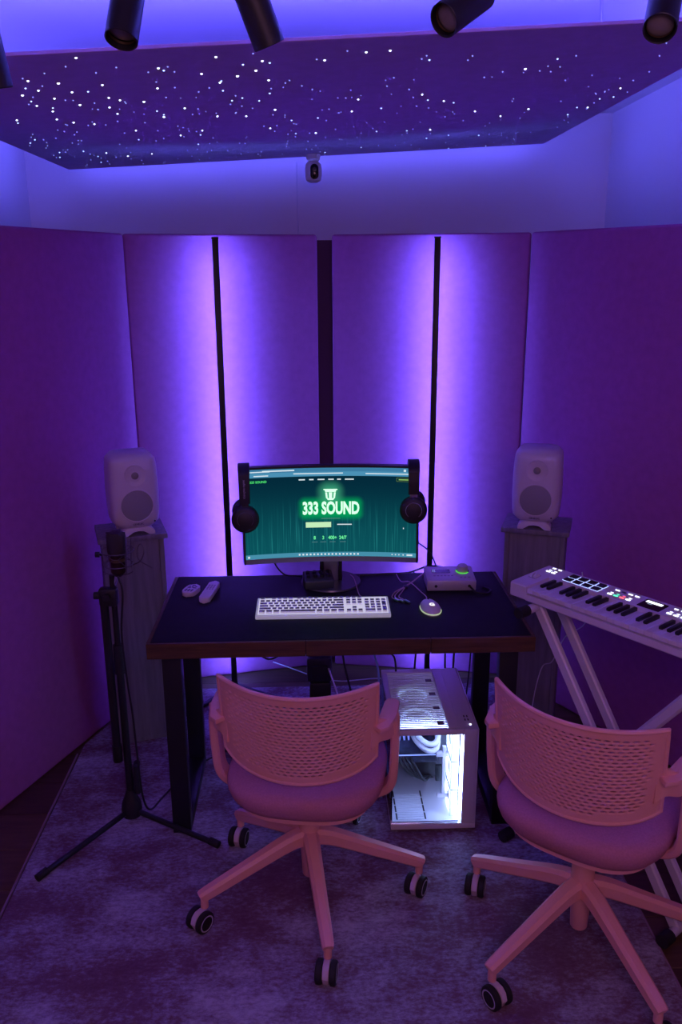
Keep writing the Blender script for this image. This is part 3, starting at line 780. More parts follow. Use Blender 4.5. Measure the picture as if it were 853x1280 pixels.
me = text_mesh('G', .024, bold=.0010)
for v in me.vertices:
    yy = v.co.y-.024; q = sqrt((v.co.x/.0315)**2+((yy+.004)/.058)**2)
    v.co = Vector((v.co.x, yy, .0312-.0012*(q/.3)**2 if q < .3 else .0300-.0040*(q-.3)/.32+.0004))
link('glowing_logo', me, emit('logo_glow', (1, .97, 1), 1.2), mo)

# audio interface
ai = thing('audio_interface', 'silver audio interface with green ringed knob on the desk', 'audio interface', (.482, 2.780, DZ), radians(-1))
b = bm_new(); wedge(b, -.086, .086, -.052, .062, .004, .042, .056, bev=.004); obj('case', b, silver, ai)
asl = (.056-.042)/.114
def atop(x, y): return .042+asl*(y+.052)
def aplate(name, cx_, cy_, w_, d_, h, material, par=ai):
    b = bm_new(); prism(b, rrect(0, 0, w_, d_, min(w_, d_)*.18), 0, h, mtx=Matrix.Translation((cx_, cy_, atop(cx_, cy_)+.0002)) @ Matrix.Rotation(math.atan(asl), 4, 'X'))
    return obj(name, b, material, par, smooth=False)
aplate('display', -.030, .020, .066, .026, .0008, dkscreen)
for i in range(2): aplate('meter_light', -.058+i*.006, .022, .0032, .016, .0014, emit('meter', (.4, .45, 1), .5))
for i in range(6): aplate('button', -.056+i*.0125, -.014, .008, .006, .0014, mat('grey_button', (.33, .32, .36), .5))
for i in range(3): aplate('button', .036+i*.014, -.028, .009, .006, .0014, MATS['grey_button'])
axn = (0, -sin(math.atan(asl)), cos(math.atan(asl)))
b = bm_new(); tube(b, [(.048+cos(2*pi*i/30)*.0225, .022+sin(2*pi*i/30)*.0225, atop(0, .022+sin(2*pi*i/30)*.0225)+.0012) for i in range(14, 28)], .0013, n=6, smooth=False)
obj('level_ring', b, emit('knob_green', (.15, 1.0, .1), 1.0), ai)
b = bm_new(); lathe(b, [(.0235, 0), (.0235, .001), (0, .001)], axis_o=(.048, .022, atop(0, .022)), axis=axn, n=30); obj('knob_dish', b, dkscreen, ai)
b = bm_new(); lathe(b, [(.0185, .001), (.0190, .004), (.0185, .020), (.0165, .0225), (0, .0225)], axis_o=(.048, .022, atop(0, .022)), axis=axn, n=30); obj('knob', b, silver, ai)
for x in (-.055, .062):
    b = bm_new(); cyl(b, (x, -.049, .022), (x, -.0535, .022), .0052, n=16); obj('jack_socket', b, blackplastic, ai)
for x in (-.07, .07):
    b = bm_new(); cyl(b, (x, -.03, 0), (x, -.03, .005), .009, n=14); cyl(b, (x, .04, 0), (x, .04, .005), .009, n=14); obj('rubber_foot', b, rubber, ai)
b = bm_new(); tube(b, [(.545, 2.728, .771), (.548, 2.71, .770), (.565, 2.700, .757), (.60, 2.70, .754), (.618, 2.73, .754), (.60, 2.76, .754)], .0035, n=8)
tag(obj('headphone_cable', b, cabblack), 'short black cable plugged into the front of the audio interface', 'cable')

# control block with four knobs, standing on the monitor base
cb = thing('controller_block', 'small black control block with knobs on the monitor base', 'controller', (.016, 2.786, DZ+.0105), radians(8))
b = bm_new(); wedge(b, -.052, .052, -.034, .036, 0, .030, .046, bev=.004); obj('block_body', b, mat('block_plastic', (.035, .038, .042), .5), cb)
for i in range(4):
    for j in range(2):
        x = -.036+i*.024; y = -.006+j*.022; z = .030+(.016/.07)*(y+.034)
        b = bm_new(); cyl(b, (x, y, z-.001), (x, y-.002, z+.009), .0075, .0068, n=16); obj('knob', b, blackplastic, cb)

# remotes
r1 = thing('oval_remote', 'small oval white remote with dark buttons on the desk', 'remote', (-.430, 2.765, DZ), radians(-17))
b = bm_new(); prism(b, superell(0, 0, .024, .044, 2.7, 36), 0, .017, bev=.005, seg=3); obj('remote_body', b, white, r1)
btn = mat('remote_button', (.14, .12, .22), .5)
for (x, y, w_, h_) in ((-.011, -.018, .006, .020), (0, -.018, .006, .020), (.011, -.018, .006, .020), (-.010, .006, .013, .006), (.010, .006, .013, .006), (0, .026, .014, .006), (-.012, .018, .007, .006), (.012, .018, .007, .006), (0, .012, .006, .008)):
    b = bm_new(); prism(b, rrect(x, y, w_, h_, .0025), .0165, .0182, bev=.0005, seg=1); obj('button', b, btn, r1)
r2 = thing('slim_remote', 'long slim white remote lying beside the oval remote', 'remote', (-.364, 2.748, DZ), radians(-8))
b = bm_new(); prism(b, rrect(0, 0, .037, .170, .015), 0, .018, bev=.005, seg=3); obj('remote_body', b, white, r2)
for i in range(4):
    for j in range(3):
        b = bm_new(); cyl(b, (-.0095+j*.0095, .005+i*.012, .0175), (-.0095+j*.0095, .005+i*.012, .019), .0034, n=12); obj('button', b, mat('grey_remote_button', (.40, .38, .46), .5), r2)

# cables on the desk
def cable(name, pts, r, material, label, cat='cable'):
    b = bm_new(); tube(b, pts, r, n=8, k=7); return tag(obj(name, b, material), label, cat)
zc = DZ+.004
cable('interface_cable', [(.17, 2.90, zc), (.25, 2.91, zc), (.35, 2.91, zc+.004), (.42, 2.90, .785), (.47, 2.875, .790), (.50, 2.852, .780), (.505, 2.845, .778)], .0034, cabblack,
      'black cable lying along the back of the desk to the audio interface')
cable('monitor_cable', [(.335, 2.83, .925), (.37, 2.86, .895), (.42, 2.88, .85), (.445, 2.87, .80), (.45, 2.848, .782)], .0026, cabblack, 'thin black cable drooping from the monitor to the audio interface')
cable('controller_cable', [(-.155, 2.935, .86), (-.145, 2.93, .80), (-.11, 2.915, DZ+.008), (-.06, 2.90, DZ+.006), (-.02, 2.86, .764), (-.005, 2.835, .785)], .003, cabblack,
      'black cable looping behind the small control block')
cable('keyboard_cable', [(.130, 2.92, zc), (.145, 2.84, zc+.010), (.155, 2.72, zc), (.165, 2.655, .765)], .0018, cabpink, 'thin pale cable leading to the backlit keyboard')
cable('mouse_cable', [(.305, 2.905, zc), (.315, 2.83, zc), (.34, 2.78, zc+.016), (.375, 2.72, zc), (.385, 2.68, zc), (.382, 2.632, .758)], .0018, cabpink, 'thin pale cable leading to the mouse')
us = thing('splitter_cable', 'pinkish cable fanning out into three plugs on the desk', 'cable', (.33, 2.75, DZ))
def rel(pts): return [(p[0]-.33, p[1]-.75-2, p[2]-DZ) for p in pts]
b = bm_new(); tube(b, rel([(.42, 2.885, .775), (.39, 2.855, .768), (.35, 2.80, .762), (.325, 2.775, .757)]), .0026, n=8); obj('lead', b, cabpink, us)
bx('cable_tie', (-.012, .002, .012, .034, 0, .010), blackplastic, us, bev=.002)
for i, (mx_, ex, ey) in enumerate(((.268, .283, 2.640), (.278, .300, 2.632), (.292, .318, 2.628))):
    b = bm_new(); tube(b, rel([(.325, 2.775, .756), (mx_+.016, 2.73, .754), (mx_, 2.685, .753), (ex-.006, ey+.018, .754)]), .0018, n=8); obj('branch', b, cabpink, us)
    b = bm_new(); tube(b, rel([(ex-.008, ey+.020, .7545), (ex+.004, ey, .7545)]), .0043, n=10, smooth=False); obj('plug', b, chrome, us)

# ------------------------------------------------------------------ computer case
PX0, PX1, PY0, PY1, PHh = .247, .532, 2.412, 2.850, .388
pc = thing('computer_case', 'white computer tower with lit glass front under the desk', 'computer', ((PX0+PX1)/2, (PY0+PY1)/2, RT+.0))
hx, hy = (PX1-PX0)/2, (PY1-PY0)/2; t_ = .012; zb_ = .012; zt_ = PHh
CWr = .048        # solid column beside the glass
bx('bottom_panel', (-hx, hx, -hy, hy, zb_, zb_+.020), pcwhite, pc, bev=.002)
bx('side_panel', (hx-.006, hx, -hy, hy, zb_+.0205, zt_), pcwhite, pc, bev=.002)
bx('back_panel', (-hx, hx-.0065, hy-.006, hy, zb_+.0205, zt_-.0185), pcwhite, pc, bev=.001)
bx('front_column', (hx-CWr, hx-.0065, -hy, -hy+.018, zb_+.0205, zt_-.0005), pcwhite, pc, bev=.002)
bx('front_top_rail', (-hx, hx-CWr-.0005, -hy, -hy+.014, zt_-.020, zt_-.0005), pcwhite, pc, bev=.002)
bx('glass_front', (-hx+.002, hx-CWr-.0005, -hy+.002, -hy+.006, zb_+.0205, zt_-.0205), pcglass, pc, smooth=False)
bx('glass_side', (-hx, -hx+.004, -hy+.0145, hy-.0065, zb_+.0205, zt_-.0205), pcglass, pc, smooth=False)
bx('corner_post', (-hx, -hx+.004, -hy+.0065, -hy+.014, zb_+.0205, zt_-.0205), pcglass, pc, smooth=False)
# top: frame, inset perforated vent with slots, ridge
tx1 = .045
bx('top_frame', (tx1, hx-.0065, -hy+.0145, hy, zt_-.018, zt_), pcwhite, pc, bev=.002)
bx('top_frame', (-hx, tx1-.0005, hy-.030, hy, zt_-.018, zt_), pcwhite, pc, bev=.002)
bx('top_frame', (-hx, -hx+.018, -hy+.0145, hy-.0305, zt_-.018, zt_), pcwhite, pc, bev=.002)
bx('top_ridge', (.078, .082, -hy+.02, hy-.01, zt_, zt_+.0015), pcwhite, pc)
x0, x1, y0, y1 = -hx+.0185, tx1-.001, -hy+.0145, hy-.031
nb = 34
for i in range(nb):
    yy0 = y0+(y1-y0)*i/nb
    bx('vent_slat', (x0, x1, yy0, yy0+(y1-y0)/nb*.40, zt_-.008, zt_-.005), pcwhite, pc, smooth=False)
for cy_ in (-.10, .045):      # lit fans just below the slats
    b = bm_new(); lathe(b, [(.056, 0), (.052, 0), (.052, -.018), (.056, -.018), (.056, 0)], axis_o=(-.045, cy_, zt_-.014), n=36, capend=False); tf = obj('top_fan', b, mat('fan_white', (.75, .76, .82), .4), pc)
    b = bm_new(); lathe(b, [(.051, -.001), (.046, -.001), (.046, -.008), (.051, -.008), (.051, -.001)], axis_o=(-.045, cy_, zt_-.014), n=36, capend=False); obj('fan_light_ring', b, emit('top_fan_light', (.38, .56, 1.0), 2.2), tf)
    b = bm_new(); lathe(b, [(.018, -.002), (.018, -.014), (0, -.014)], axis_o=(-.045, cy_, zt_-.014), n=20)
    for k in range(9):
        a = 2*pi*k/9; a2 = a+.45
        b.faces.new([b.verts.new((-.045+cos(q)*r_, cy_+sin(q)*r_, zt_-.014-h_)) for q, r_, h_ in ((a, .017, .012), (a, .045, .012), (a2, .045, .004), (a2, .017, .004))])
    obj('fan_rotor', b, MATS['fan_white'], tf)
for i in range(4):
    bx('vent_slot', (.012, .034, -hy+.04+i*.10, -hy+.06+i*.10, zt_-.0048, zt_-.0036), mat('vent_shadow', (.18, .18, .24), .6), pc, smooth=False)
for i in range(2):
    for j in range(2):
        bx('usb_port', (.104+i*.010, .108+i*.010, -hy+.055+j*.022, -hy+.067+j*.022, zt_, zt_+.0006), blackplastic, pc, smooth=False)
b = bm_new(); cyl(b, (.118, -hy+.028, zt_-.001), (.118, -hy+.028, zt_+.002), .003, n=12); obj('power_light', b, emit('power_light', (.8, .85, 1), 4), pc)
for (x, y) in ((-hx+.04, -hy+.03), (hx-.05, -hy+.03), (-hx+.04, hy-.03), (hx-.05, hy-.03)):
    b = bm_new(); cyl(b, (x, y, 0), (x, y, zb_), .014, n=16); obj('case_foot', b, rubber, pc)
# inside: tray, fans with lit rims, board, graphics card, pump and tubes, lower slots
tray = bx('inner_tray', (-hx+.006, hx-CWr-.008, -hy+.01, hy-.01, zb_+.0202, zb_+.026), whitemetal, pc, smooth=False)
for i in range(12): bx('tray_rib', (-.115, -.028, -hy+.02+i*.0125, -hy+.026+i*.0125, zb_+.026, zb_+.0275), pcwhite, pc, smooth=False)
for x in (-.120, -.023):
    for i in range(4): bx('tray_slot', (x-.0025, x+.0025, -hy+.02+i*.042, -hy+.055+i*.042, zb_+.026, zb_+.0268), blackplastic, pc, smooth=False)
fanl = emit('fan_light', (.45, .58, 1.0), 9); fanm = mat('fan_white', (.75, .76, .82), .4)
for i in range(3):
    zc_ = .085+i*.108
    b = bm_new(); X = hx-CWr-.010; yc = -hy+.085
    pts_o = rrect(yc, zc_, .106, .104, .012)
    mt = Matrix(((0, 0, 1, 0), (1, 0, 0, 0), (0, 1, 0, 0), (0, 0, 0, 1)))
    for (a0, a1, c0, c1) in ((yc-.053, yc-.046, zc_-.052, zc_+.052), (yc+.046, yc+.053, zc_-.052, zc_+.052), (yc-.046, yc+.046, zc_-.052, zc_-.046), (yc-.046, yc+.046, zc_+.046, zc_+.052)):
        box(b, X-.025, X, a0, a1, c0, c1)
    fan = obj('fan', b, fanm, pc, smooth=False)
    b = bm_new(); lathe(b, [(.046, -.001), (.043, -.001), (.043, .022), (.046, .022), (.046, -.001)], axis_o=(X-.024, yc, zc_), axis=(1, 0, 0), n=32, capend=False); obj('fan_light_ring', b, fanl, fan)
    b = bm_new(); lathe(b, [(.017, 0), (.016, .016), (0, .016)], axis_o=(X-.022, yc, zc_), axis=(1, 0, 0), n=20)
    for k in range(9):
        a = 2*pi*k/9; a2 = a+.45
        b.faces.new([b.verts.new(p) for p in ((X-.020, yc+cos(a)*.016, zc_+sin(a)*.016), (X-.020, yc+cos(a)*.042, zc_+sin(a)*.042), (X-.008, yc+cos(a2)*.042, zc_+sin(a2)*.042), (X-.008, yc+cos(a2)*.016, zc_+sin(a2)*.016))])
    obj('fan_rotor', b, fanm, fan)
bx('light_bar', (hx-CWr-.0075, hx-CWr-.004, -hy+.012, -hy+.020, zb_+.030, zt_-.030), emit('case_led', (.36, .50, 1.0), 62), pc, smooth=False)
bx('light_bar', (-hx+.02, hx-CWr-.03, -hy+.016, -hy+.022, zt_-.0265, zt_-.0215), MATS['case_led'], pc, smooth=False)
bx('motherboard', (-.10, .075, hy-.024, hy-.016, .07, zt_-.03), mat('board_dark', (.03, .032, .045), .4, var=.4, vscale=60), pc, smooth=False)
carddark = mat('card_dark', (.035, .04, .075), .3, var=.5, vscale=40)
gp = bx('graphics_card', (-.125, .034, -.075, hy-.03, .175, .215), carddark, pc, bev=.004)
for cy_ in (-.03, .06):
    b = bm_new(); lathe(b, [(.030, 0), (.029, -.004), (0, -.004)], axis_o=(-.045, cy_, .175), n=20); obj('card_fan', b, blackplastic, gp)
bx('card_shroud_light', (-.120, .025, -.0765, -.0752, .205, .209), emit('shroud_light', (.25, .35, 1.0), 1.6), gp, smooth=False)
bx('drive_cage', (-.055, .030, -.055, .10, .105, .174), blackplastic, pc, bev=.004)
bx('card_bracket', (.042, .054, -.120, -.105, .075, .262), whitemetal, pc, bev=.001)
bx('card_bracket', (.020, .070, -.121, -.104, .226, .240), whitemetal, pc, bev=.001)
bx('bracket_foot', (.026, .066, -.122, -.103, .066, .080), whitemetal, pc, bev=.001)
bx('bracket_clip', (.020, .041, -.119, -.106, .130, .190), blackplastic, pc, bev=.002)
b = bm_new(); lathe(b, [(.034, 0), (.034, .05), (.028, .06), (0, .06)], axis_o=(-.03, .03, .275), axis=(0, -1, 0), n=24); obj('cooler_pump', b, mat('pump_dark', (.05, .05, .09), .25), pc)
for k, zz in enumerate((.262, .288)):
    b = bm_new(); tube(b, [(-.06, .0, zz+.015), (-.045, -.08, zz+.004), (-.012, -.128, zz-.006), (.020, -.118, zz-.004), (.032, -.06, zz+.012), (.03, .03, zz+.02)], .0095, n=12); obj('coolant_tube', b, white, pc)
for i in range(6):
    bx('memory_stick', (-.105+i*.008, -.101+i*.008, -.02, .10, .232, .262), emit('memory_glow', (.22, .28, 1.0), 1.3) if i % 2 else carddark, pc, smooth=False)
b = bm_new()
for k in range(4):
    tube(b, [(-.12+k*.012, .02, .21), (-.10+k*.014, -.085, .19), (-.065+k*.015, -.10, .15-k*.008), (-.02+k*.008, -.07, .115), (.01+k*.004, -.03, .09)], .0055, n=8)
obj('power_leads', b, cabblack, pc)

# ------------------------------------------------------------------ cables and box behind / below the desk
ab = thing('adapter_box', 'black power adapter block tangled with cables below the desk', 'power adapter', (.02, 3.22, RT))
b = bm_new(); box(b, -.045, .045, -.05, .05, 0, .17, bev=.008); box(b, -.055, .05, -.045, .045, .17, .28, bev=.012); obj('adapter_body', b, blackplastic, ab)
b = bm_new(); box(b, -.035, .03, -.058, -.045, .19, .25, bev=.003); obj('socket_plate', b, rubber, ab)
for i in range(3):
    b = bm_new(); cyl(b, (-.03+i*.028, 0, .28), (-.03+i*.028, -.005, .325), .011, n=12); obj('plug', b, blackplastic, ab)
fz = RT+.0065
cable('power_cable', [(-.01, 3.20, .33), (-.10, 3.25, .30), (-.2, 3.32, .22), (-.27, 3.38, .26), (-.33, 3.40, .40), (-.35, 3.38, .55)], .0045, cabblack, 'black cable rising from the adapter block towards the lamp pole')
cable('power_cable', [(.05, 3.20, .32), (.10, 3.15, .36), (.13, 3.1, .24), (.17, 3.10, .10), (.24, 3.1, fz), (.33, 3.05, fz)], .0045, cabblack, 'black cable dropping from the adapter block to the rug near the computer')
cable('power_cable', [(.055, 3.16, .25), (.09, 3.08, .17), (.12, 3.02, .06), (.135, 2.98, fz), (.14, 2.9, fz)], .0035, cabwhite, 'pale cable slanting from the adapter block to the rug')
cable('video_cable', [(.14, 2.95, .70), (.16, 2.96, .56), (.20, 2.93, .48), (.235, 2.87, .40), (.24, 2.84, .26), (.235, 2.7, .10), (.23, 2.6, fz)], .004, mat('cable_blue', (.25, .42, .75), .5), 'blue cable running down beside the computer tower')
cable('usb_cable', [(.10, 2.94, .68), (.15, 2.95, .52), (.22, 2.90, .47), (.29, 2.86, .45), (.30, 2.835, RT+PHh+.01), (.30, 2.832, RT+PHh)], .0035, cabblack, 'black cable plugged into the top of the computer tower')
for i, (x, xe) in enumerate(((.385, .36), (.500, .53), (.535, .525), (.60, .585))):
    cable('hanging_cable', [(x-.01, 2.945, .748), (x, 2.955, .60), (x+.005, 2.96, .40), ((x+xe)/2, 2.98, .15), (xe, 3.02, fz), (xe+.03, 3.1, fz)], .0038 if i != 3 else .0028, cabblack,
          ['black cable hanging behind the desk over the computer vent', 'black cable hanging behind the desk close to the lamp pole', 'black cable hanging between lamp pole and desk leg', 'thin black cable hanging closest to the desk leg'][i])
cable('wall_cable', [(-.20, 3.64, .05), (-.1, 3.6, .03), (0.0, 3.55, fz), (.12, 3.5, fz), (.3, 3.52, fz), (.5, 3.48, fz), (.64, 3.35, fz), (.72, 3.1, fz)], .0025, cabwhite, 'thin pale cable along the foot of the back panels')
cable('floor_cable', [(.55, 3.2, fz), (.62, 3.05, fz), (.64, 2.9, fz), (.66, 2.72, fz), (.70, 2.6, fz)], .004, cabblack, 'black cable on the rug beside the speaker stand')

# ------------------------------------------------------------------ swivel chairs
def back_pt(u, v):
    """u -1..1 across, v 0..1 bottom to top"""
    zb = .530+.020*u*u+.030*abs(u)**6; zt = .797+.012*abs(u)**3
    z = zb+(zt-zb)*v
    k = (z-.53)/.27
    hw_ = .207+.005*k
    y = -.222+.088*u*u-.035*(k-.4)
    return Vector((u*hw_, y, z))
def build_chair():
    t = thing('swivel_chair', '', 'chair')
    # perforated back shell
    nu, nv = 22, 26
    b = bm_new()
    cache = {}
    def V(u, v):
        k = (round(u, 5), round(v, 5))
        if k not in cache: cache[k] = b.verts.new(back_pt(u, v))
        return cache[k]
    def U(i): return -1+2*i/nu
    for r in range(nv):
        v0, v1 = r/nv, (r+1)/nv; vm = (v0+v1)/2
        off = 0 if r % 2 == 0 else .5
        cells = []
        if off: cells.append((0, .5))
        c = off
        while c+1 <= nu+1e-6: cells.append((c, c+1)); c += 1
        if off: cells.append((nu-.5, nu))
        for c0, c1 in cells:
            um = U((c0+c1)/2)
            full = c1-c0 > .75
            hole = full and abs(um) < .90-.12*(1-vm)**2 and vm < .935 and vm > .09+.10*abs(um)**3
            edgefade = min(1, (1.0-abs(um))/.25)
            if full:
                outer = [V(U(c0), v0), V(U((c0+c1)/2), v0), V(U(c1), v0), V(U(c1), vm), V(U(c1), v1), V(U((c0+c1)/2), v1), V(U(c0), v1), V(U(c0), vm)]
            else:
                b.faces.new([V(U(c0), v0), V(U(c1), v0), V(U(c1), vm), V(U(c1), v1), V(U(c0), v1), V(U(c0), vm)]); continue
            if not hole: b.faces.new(outer); continue
            hu = (1.0/nu)*(.70*edgefade+.06); hv = .5/nv*(.74+.06*(vm < .35))
            inner = []
            for a in (225, 270, 315, 0, 45, 90, 135, 180):
                a_ = radians(a); inner.append(b.verts.new(back_pt(um+hu*cos(a_), vm+hv*sin(a_))))
            for i in range(8): b.faces.new((outer[i], outer[(i+1) % 8], inner[(i+1) % 8], inner[i]))
    bmesh.ops.recalc_face_normals(b, faces=b.faces)
    me = to_mesh(b, 'backrest', True, 60)
    o = link('backrest', me, salmon, t)
    so = o.modifiers.new('thickness', 'SOLIDIFY'); so.thickness = .007; so.offset = 0
    # rounded rim around the back
    b = bm_new()
    rim = [back_pt(-1+2*i/30, 1) for i in range(31)]+[back_pt(1, 1-i/10) for i in range(1, 11)]+[back_pt(1-2*i/30, 0) for i in range(1, 31)]+[back_pt(-1, i/10) for i in range(1, 10)]
    tube(b, rim, .0065, n=8, smooth=False, closed=True); obj('back_rim', b, salmon, t)
    # arms
    for s in (-1, 1):
        b = bm_new()
        pts_ = [(.203, -.150), (.222, -.170), (.244, -.150), (.262, -.080), (.264, -.010), (.254, .006), (.232, .006), (.222, -.010), (.216, -.08)]
        if s < 0: pts_ = [(-x, y) for x, y in pts_][::-1]
        prism(b, pts_, .668, .684, bev=.005, seg=2)
        arm = obj('armrest', b, salmon, t)
        b = bm_new()
        ribbon(b, [(s*.248, -.060, .674), (s*.255, -.060, .63), (s*.254, -.056, .54), (s*.246, -.045, .452), (s*.205, -.025, .405), (s*.13, -.01, .388), (s*.04, 0, .384)], (0, 1, 0), lambda f: .070-.014*sin(pi*f), .024)
        obj('arm_upright', b, salmon, t)
        b = bm_new()   # flare joining back and armrest
        ribbon(b, [back_pt(s*.93, .34), back_pt(s*1.0, .36)+Vector((s*.006, .004, 0)), (s*.240, -.100, .648), (s*.262, -.070, .655)], (0, 0, 1), lambda f: .085-.035*f, .012); obj('arm_bracket', b, salmon, t)
    # seat
    b = bm_new(); secs = []
    for z, k in ((.394, .78), (.398, .85), (.408, .915), (.424, .965), (.442, .992), (.456, 1.0), (.468, .985), (.477, .945), (.4815, .88), (.484, .70), (.482, .35)):
        secs.append([b.verts.new((x, y, z-.006*(1-k)*0)) for x, y in superell(0, .008, .228*k, .226*k, 2.9, 48)])
    for A, B in zip(secs, secs[1:]):
        for j in range(48): b.faces.new((A[j], A[(j+1) % 48], B[(j+1) % 48], B[j]))
    b.faces.new(secs[0][::-1]); b.faces.new(secs[-1])
    obj('seat_cushion', b, salmonfab, t, angle=80)
    b = bm_new(); prism(b, superell(0, .005, .192, .188, 2.9, 48), .384, .404, bev=.009, seg=3); obj('seat_shell', b, salmon, t, angle=60)
    b = bm_new(); lathe(b, [(.06, .396), (.055, .384), (.035, .376), (.024, .372)], n=24); obj('seat_mechanism', b, salmon, t)
    b = bm_new(); cyl(b, (0, 0, .22), (0, 0, .33), .021, n=18); cyl(b, (0, 0, .33), (0, 0, .374), .014, n=18); obj('gas_lift', b, blackplastic, t)
    b = bm_new(); lathe(b, [(.021, .062), (.0235, .066), (.0265, .13), (.031, .20), (.031, .268), (.028, .275), (.016, .275)], n=28); obj('base_hub', b, salmon, t)
    return t
def chair_leg_meshes():
    b = bm_new()
    ribbon(b, [(.012, 0, .200), (.07, 0, .192), (.18, 0, .155), (.322, 0, .106), (.342, 0, .098)], (0, 1, 0), lambda f: .050-.022*f, lambda f: .056-.026*f, k=3)
    cyl(b, (.331, 0, .098), (.331, 0, .062), .0115, n=14)
    leg = to_mesh(b, 'leg'); leg.materials.append(salmon)
    b = bm_new()   # caster hood, rolling direction local x
    prism(b, [(-.030, .002), (-.018, -.024), (.0, -.030), (.018, -.024), (.030, .002), (.024, .020), (.010, .030), (-.010, .030), (-.024, .020)], -.009, .009, bev=.002, seg=1, mtx=Matrix.Rotation(radians(90), 4, 'X'))
    hood = to_mesh(b, 'caster'); hood.materials.append(mat('caster_grey', (.62, .52, .54), .5))
    b = bm_new(); lathe(b, [(0, .010), (.026, .010), (.0315, .0125), (.0325, .018), (.0315, .0255), (.026, .029), (.022, .0285), (.021, .0265), (.018, .0265), (.0175, .0285), (0, .0285)], axis=(0, 1, 0), n=28)
    wh = to_mesh(b, 'wheel'); wh.materials.append(rubber)
    b = bm_new(); lathe(b, [(.0245, .0288), (.0225, .0298), (.0205, .0288), (.0225, .027)], axis=(0, 1, 0), n=28, capend=False)
    ring = to_mesh(b, 'wheel_ring'); ring.materials.append(mat('wheel_ring', (.45, .42, .48), .4))
    return leg, hood, wh, ring
LEG, HOOD, WH, RING = chair_leg_meshes()
def finish_chair(t, angs, cast):
    for a, c in zip(angs, cast):
        rz = radians(a)
        link('leg', LEG, None, t, (0, 0, 0), (0, 0, rz))
        c_ = radians(c); trail = .022
        pv = Vector((cos(rz)*.331, sin(rz)*.331, 0))
        h = link('caster', HOOD, None, t, (pv.x+cos(c_)*trail, pv.y+sin(c_)*trail, .0325), (0, 0, c_))
        for s in (0, pi):
            link('wheel', WH, None, h, (0, 0, 0), (0, 0, s)); link('wheel_ring', RING, None, h, (0, 0, 0), (0, 0, s))
chairL = build_chair()
chairL.location = (-.024, 2.155, RT); chairL.rotation_euler = (0, 0, radians(-9))
chairL['label'] = 'salmon pink swivel chair with perforated back in front of desk'; chairL['group'] = 'salmon swivel chairs'
chairR = chairL.copy(); COL.objects.link(chairR)
for ch in [c for c in bpy.data.objects if c.parent == chairL]:
    c = ch.copy(); COL.objects.link(c); c.parent = chairR
chairR.location = (.725, 1.91, RT); chairR.rotation_euler = (0, 0, radians(-38))
chairR['label'] = 'salmon pink swivel chair with perforated back in front of keyboard controller'
for ch_, dz in ((chairL, -.018), (chairR, .014)):      # the two seats are set at different heights
    for c in [c for c in bpy.data.objects if c.parent == ch_ and c.name.split('.')[0] != 'base_hub']: c.location.z += dz
def loc_ang(world, rz): return [a-rz for a in world]
finish_chair(chairL, loc_ang([203, 278, 358, 66, 134], -9), loc_ang([232, 260, 240, 70, 255], -9))
finish_chair(chairR, loc_ang([137, 212, 287, 353, 66], -38), loc_ang([250, 300, 290, 300, 60], -38))

# ------------------------------------------------------------------ keyboard controller on its X stand
ANG = atan2(-.806, .593)     # long axis direction
KO = (.612, 2.425)
mk = thing('keyboard_controller', 'white piano style keyboard controller with lit pads on X stand', 'keyboard controller', (KO[0], KO[1], .857), ANG)
ML, MD = .815, .190
midim = mat('midi_white', (.68, .64, .70), .45)
b = bm_new()
prof = [(0, .004), (.004, 0), (MD-.004, 0), (MD, .004), (MD, .052), (MD-.003, .055), (.004, .046), (0, .042)]
# left cheek, right cheek, back control deck and lower tray
def yz_prism(bm, prof, x0, x1):
    A = [bm.verts.new((x0, y, z)) for y, z in prof]; B = [bm.verts.new((x1, y, z)) for y, z in prof]; n = len(prof)
    bm.faces.new(A[::-1]); bm.faces.new(B)
    for i in range(n): bm.faces.new((A[i], A[(i+1) % n], B[(i+1) % n], B[i]))
CHK = .062
yz_prism(b, prof, 0, CHK); yz_prism(b, prof, ML-.02, ML)
KY1 = .108
def deckz(y): return .046+(.009)*(y-.004)/(MD-.007)
yz_prism(b, [(KY1, 0), (MD-.004, 0), (MD, .004), (MD, .052), (MD-.003, .055), (KY1, deckz(KY1))], CHK, ML-.02)
yz_prism(b, [(-.004, .004), (0, 0), (KY1, 0), (KY1, .022), (-.004, .022)], CHK, ML-.02)
obj('controller_case', b, midim, mk, angle=30)
wk = mat('white_key', (.70, .68, .74), .35); bk = mat('black_key', (.012, .011, .014), .4)
NWK = 31; pitch = (ML-.02-CHK-.002)/NWK
b = bm_new(); box(b, .0006, pitch-.0006, .001, KY1-.001, .026, .040, bev=.0012, seg=1)
WKM = to_mesh(b, 'white_key', False); WKM.materials.append(wk)
b = bm_new(); wedge(b, -.0058, .0058, .040, KY1-.001, .0385, .0485, .0505, bev=.002); BKM = to_mesh(b, 'black_key'); BKM.materials.append(bk)
for i in range(NWK):
    link('white_key', WKM, None, mk, (CHK+.001+i*pitch, 0, 0))
    # the row starts so that the groups run two, three, two, three...
    if i % 7 in (0, 1, 3, 4, 5) and i < NWK-1: link('black_key', BKM, None, mk, (CHK+.001+(i+1)*pitch, 0, 0))
def deck(name, x, y, w_, d_, h, material, r=.001):
    b = bm_new(); prism(b, rrect(0, 0, w_, d_, min(r, w_*.4, d_*.4), 2), 0, h, mtx=Matrix.Translation((x, y, deckz(y)+.0002)) @ Matrix.Rotation(math.atan(.009/.183), 4, 'X'))
    return obj(name, b, material, mk, smooth=False)
lit = emit('button_white', (.80, .86, 1.0), 2.6); padrim = emit('pad_rim', (.40, .48, 1.0), 1.6)
